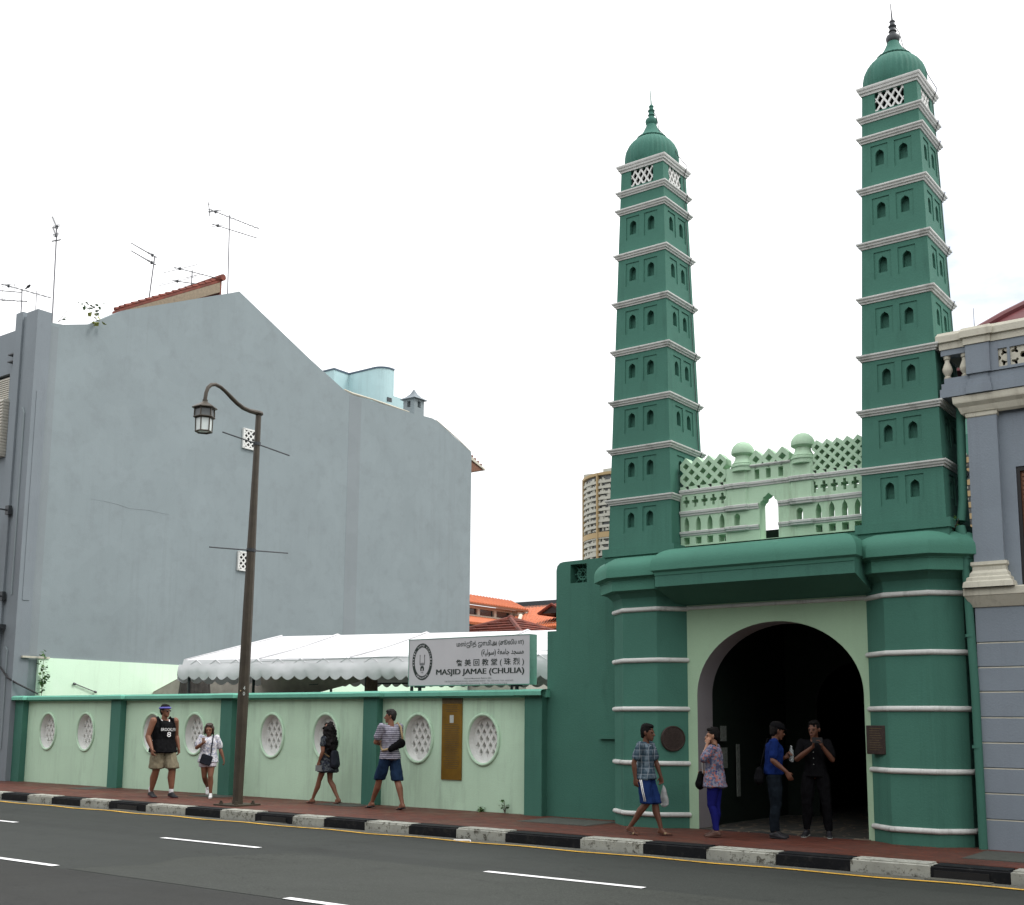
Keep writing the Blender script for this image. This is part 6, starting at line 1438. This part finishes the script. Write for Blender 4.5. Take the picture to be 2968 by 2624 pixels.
mb = MB(); p.h(mb, (V3(-.21, -.08, .96), (.06, .09, .08)), (V3(-.22, -.08, .86), (.08, .11, .09))); bg = thing('shoulder_bag', 'black bag slung behind the hip of the person in the blue polo shirt', 'bag', p.root.location, p.root.rotation_euler.z); remesh(mb, 'pouch', 'black_c', bg, .008, disp=.008)
p.strap([(-.2, -.1, 1.0), (-.15, -.06, 1.2), (-.07, .06, 1.44), (.04, .10, 1.44)], .012, 'black_c', 'strap', bg)

# 8: man in black photographing with a phone
p = Person('person all in black raising a phone with both hands in the dark archway', -6.57, 16.12, -76, 1.61, 'skin_dark', 1.06, 1.08, 1.05)
p.arm(1, (0, .20, 1.38), (.12, .27, 1.14), (.25, .15, 1.33), (.25, -.2, 1), .7, (0, -1, 0)); p.arm(-1, (0, -.20, 1.38), (.12, -.25, 1.14), (.24, .01, 1.33), (.3, .25, 1), .7, (0, 1, 0))
p.leg(1, (0, .10, .90), (.03, .15, .49), (0, .17, .09), (.14, .20, .02)); p.leg(-1, (0, -.10, .90), (.03, -.13, .49), (0, -.15, .09), (.14, -.18, .02)); p.hy = -18; p.hp = 4
p.body(); p.hair('short'); p.shirt('black_c', .75, .86, .01, loose=.016); p.shorts('black_c', 1.95, 'trousers', .018); p.shoes('shoe_d', sole='paper')
mb = MB()
for k in range(4): q_ = p.T((.145, 0, 1.34 - k * .09)); mb.ell(q_, .006, 8)
p.raw(mb, 'button', 'paper')
mb = MB(); mb.box(-.006, .006, -.07, .07, -.037, .037); bmesh.ops.transform(mb.bm, matrix=Matrix.Translation(p.T((.30, .085, 1.43))), verts=mb.bm.verts[:]); ph = thing('phone', 'dark phone held up by the person in black', 'phone', p.root.location, p.root.rotation_euler.z); p.raw(mb, 'phone', 'black', ph, smooth=False)

# ---------------------------------------------------------------- sky, sun, camera
yaw, pitch, roll_ = -6.43855628e-01, 1.46614929e-01, 8.51474893e-03
cy_, sy2 = math.cos(yaw), math.sin(yaw)
f = Vector((sy2 * math.cos(pitch), cy_ * math.cos(pitch), math.sin(pitch))); r = Vector((cy_, -sy2, 0)); u = r.cross(f)
r2 = math.cos(roll_) * r + math.sin(roll_) * u; u2 = -math.sin(roll_) * r + math.cos(roll_) * u
w = bpy.data.worlds.new('World'); sc.world = w; w.use_nodes = True; nt = w.node_tree; nt.nodes.clear()
SUN_EL, SUN_AZ = math.radians(52), math.radians(62)   # azimuth measured from +Y (north) towards +X
sky = nt.nodes.new('ShaderNodeTexSky'); sky.sky_type = 'NISHITA'; sky.sun_disc = False; sky.sun_elevation = SUN_EL; sky.sun_rotation = SUN_AZ
sky.air_density = 1.0; sky.dust_density = 3.0
tc = nt.nodes.new('ShaderNodeTexCoord'); mp = nt.nodes.new('ShaderNodeMapping'); mp.inputs['Scale'].default_value = (1, 1, 2.2); mp.inputs['Location'].default_value = (.35, .1, .2)
nt.links.new(tc.outputs['Generated'], mp.inputs['Vector'])
nz = nt.nodes.new('ShaderNodeTexNoise'); nz.inputs['Scale'].default_value = 7.0; nz.inputs['Detail'].default_value = 6; nz.inputs['Roughness'].default_value = .55; nt.links.new(mp.outputs[0], nz.inputs['Vector'])
def patch(vec, c0, c1):
    dp = nt.nodes.new('ShaderNodeVectorMath'); dp.operation = 'DOT_PRODUCT'; nt.links.new(tc.outputs['Generated'], dp.inputs[0]); dp.inputs[1].default_value = vec
    return ramp(nt, dp.outputs['Value'], c0, c1)
def dirv(px, py): return tuple((r2 * ((px - 1469) / 3370) - u2 * ((py - 1599.5) / 3370) + f).normalized())
def m2(op, x, y):
    n_ = nt.nodes.new('ShaderNodeMath'); n_.operation = op
    for s_, v_ in zip(n_.inputs, (x, y)):
        if isinstance(v_, (int, float)): s_.default_value = v_
        else: nt.links.new(v_, s_)
    return n_.outputs[0]
pm = m2('MAXIMUM', m2('MAXIMUM', patch(dirv(2940, 610), .989, .998), m2('MULTIPLY', patch(dirv(1480, 1700), .9975, .9999), .5)), m2('MULTIPLY', patch(dirv(1620, 1450), .9992, .99998), .35))
clear = m2('MULTIPLY', ramp(nt, nz.outputs['Fac'], .36, .60), pm)
cov = m2('SUBTRACT', 1.0, m2('MULTIPLY', clear, .5))
CLOUD = 10.6
blue_sky = mixc(nt, 1.0, sky.outputs[0], (.62, .85, 1.1)); blue_sky.node.blend_type = 'MULTIPLY'
col = mixc(nt, cov, blue_sky, (1, 1, 1)); mx = col.node
mx.inputs[7].default_value = (CLOUD, CLOUD, CLOUD * 1.01, 1); mx.clamp_result = False
bgd = nt.nodes.new('ShaderNodeBackground'); bgd.inputs['Strength'].default_value = .10; out = nt.nodes.new('ShaderNodeOutputWorld')
sx_ = nt.nodes.new('ShaderNodeSeparateXYZ'); nt.links.new(tc.outputs['Generated'], sx_.inputs[0])
gr = ramp(nt, sx_.outputs['Z'], 0, 1, 1.0, 1.9); vm = nt.nodes.new('ShaderNodeVectorMath'); vm.operation = 'SCALE'; nt.links.new(col, vm.inputs[0]); nt.links.new(gr, vm.inputs['Scale'])
nt.links.new(vm.outputs[0], bgd.inputs['Color']); nt.links.new(bgd.outputs[0], out.inputs[0])
sd = bpy.data.lights.new('sun', 'SUN'); sd.energy = 1.5; sd.angle = math.radians(14); sd.color = (1, .97, .93)
so = bpy.data.objects.new('sun', sd); C.objects.link(so)
dvec = Vector((math.sin(SUN_AZ) * math.cos(SUN_EL), math.cos(SUN_AZ) * math.cos(SUN_EL), math.sin(SUN_EL)))
so.rotation_euler = dvec.to_track_quat('Z', 'Y').to_euler()

cam = bpy.data.cameras.new('camera'); co = bpy.data.objects.new('camera', cam); C.objects.link(co); sc.camera = co
mat = Matrix((r2, u2, -f)).transposed().to_4x4(); mat.translation = (0, 0, 1.55); co.matrix_world = mat
cam.sensor_fit = 'HORIZONTAL'; cam.sensor_width = 36; cam.lens = 36 * 3369.734 / 2968
cam.shift_x = (1484 - 1468.953) / 2968; cam.shift_y = (1599.49 - 1312) / 2968
cam.clip_start = .1; cam.clip_end = 3000
sc.view_settings.view_transform = 'Standard'; sc.view_settings.look = 'None'; sc.view_settings.gamma = 1; sc.view_settings.use_curve_mapping = False
sc.view_settings.exposure = .18
sc.cycles.max_bounces = 8
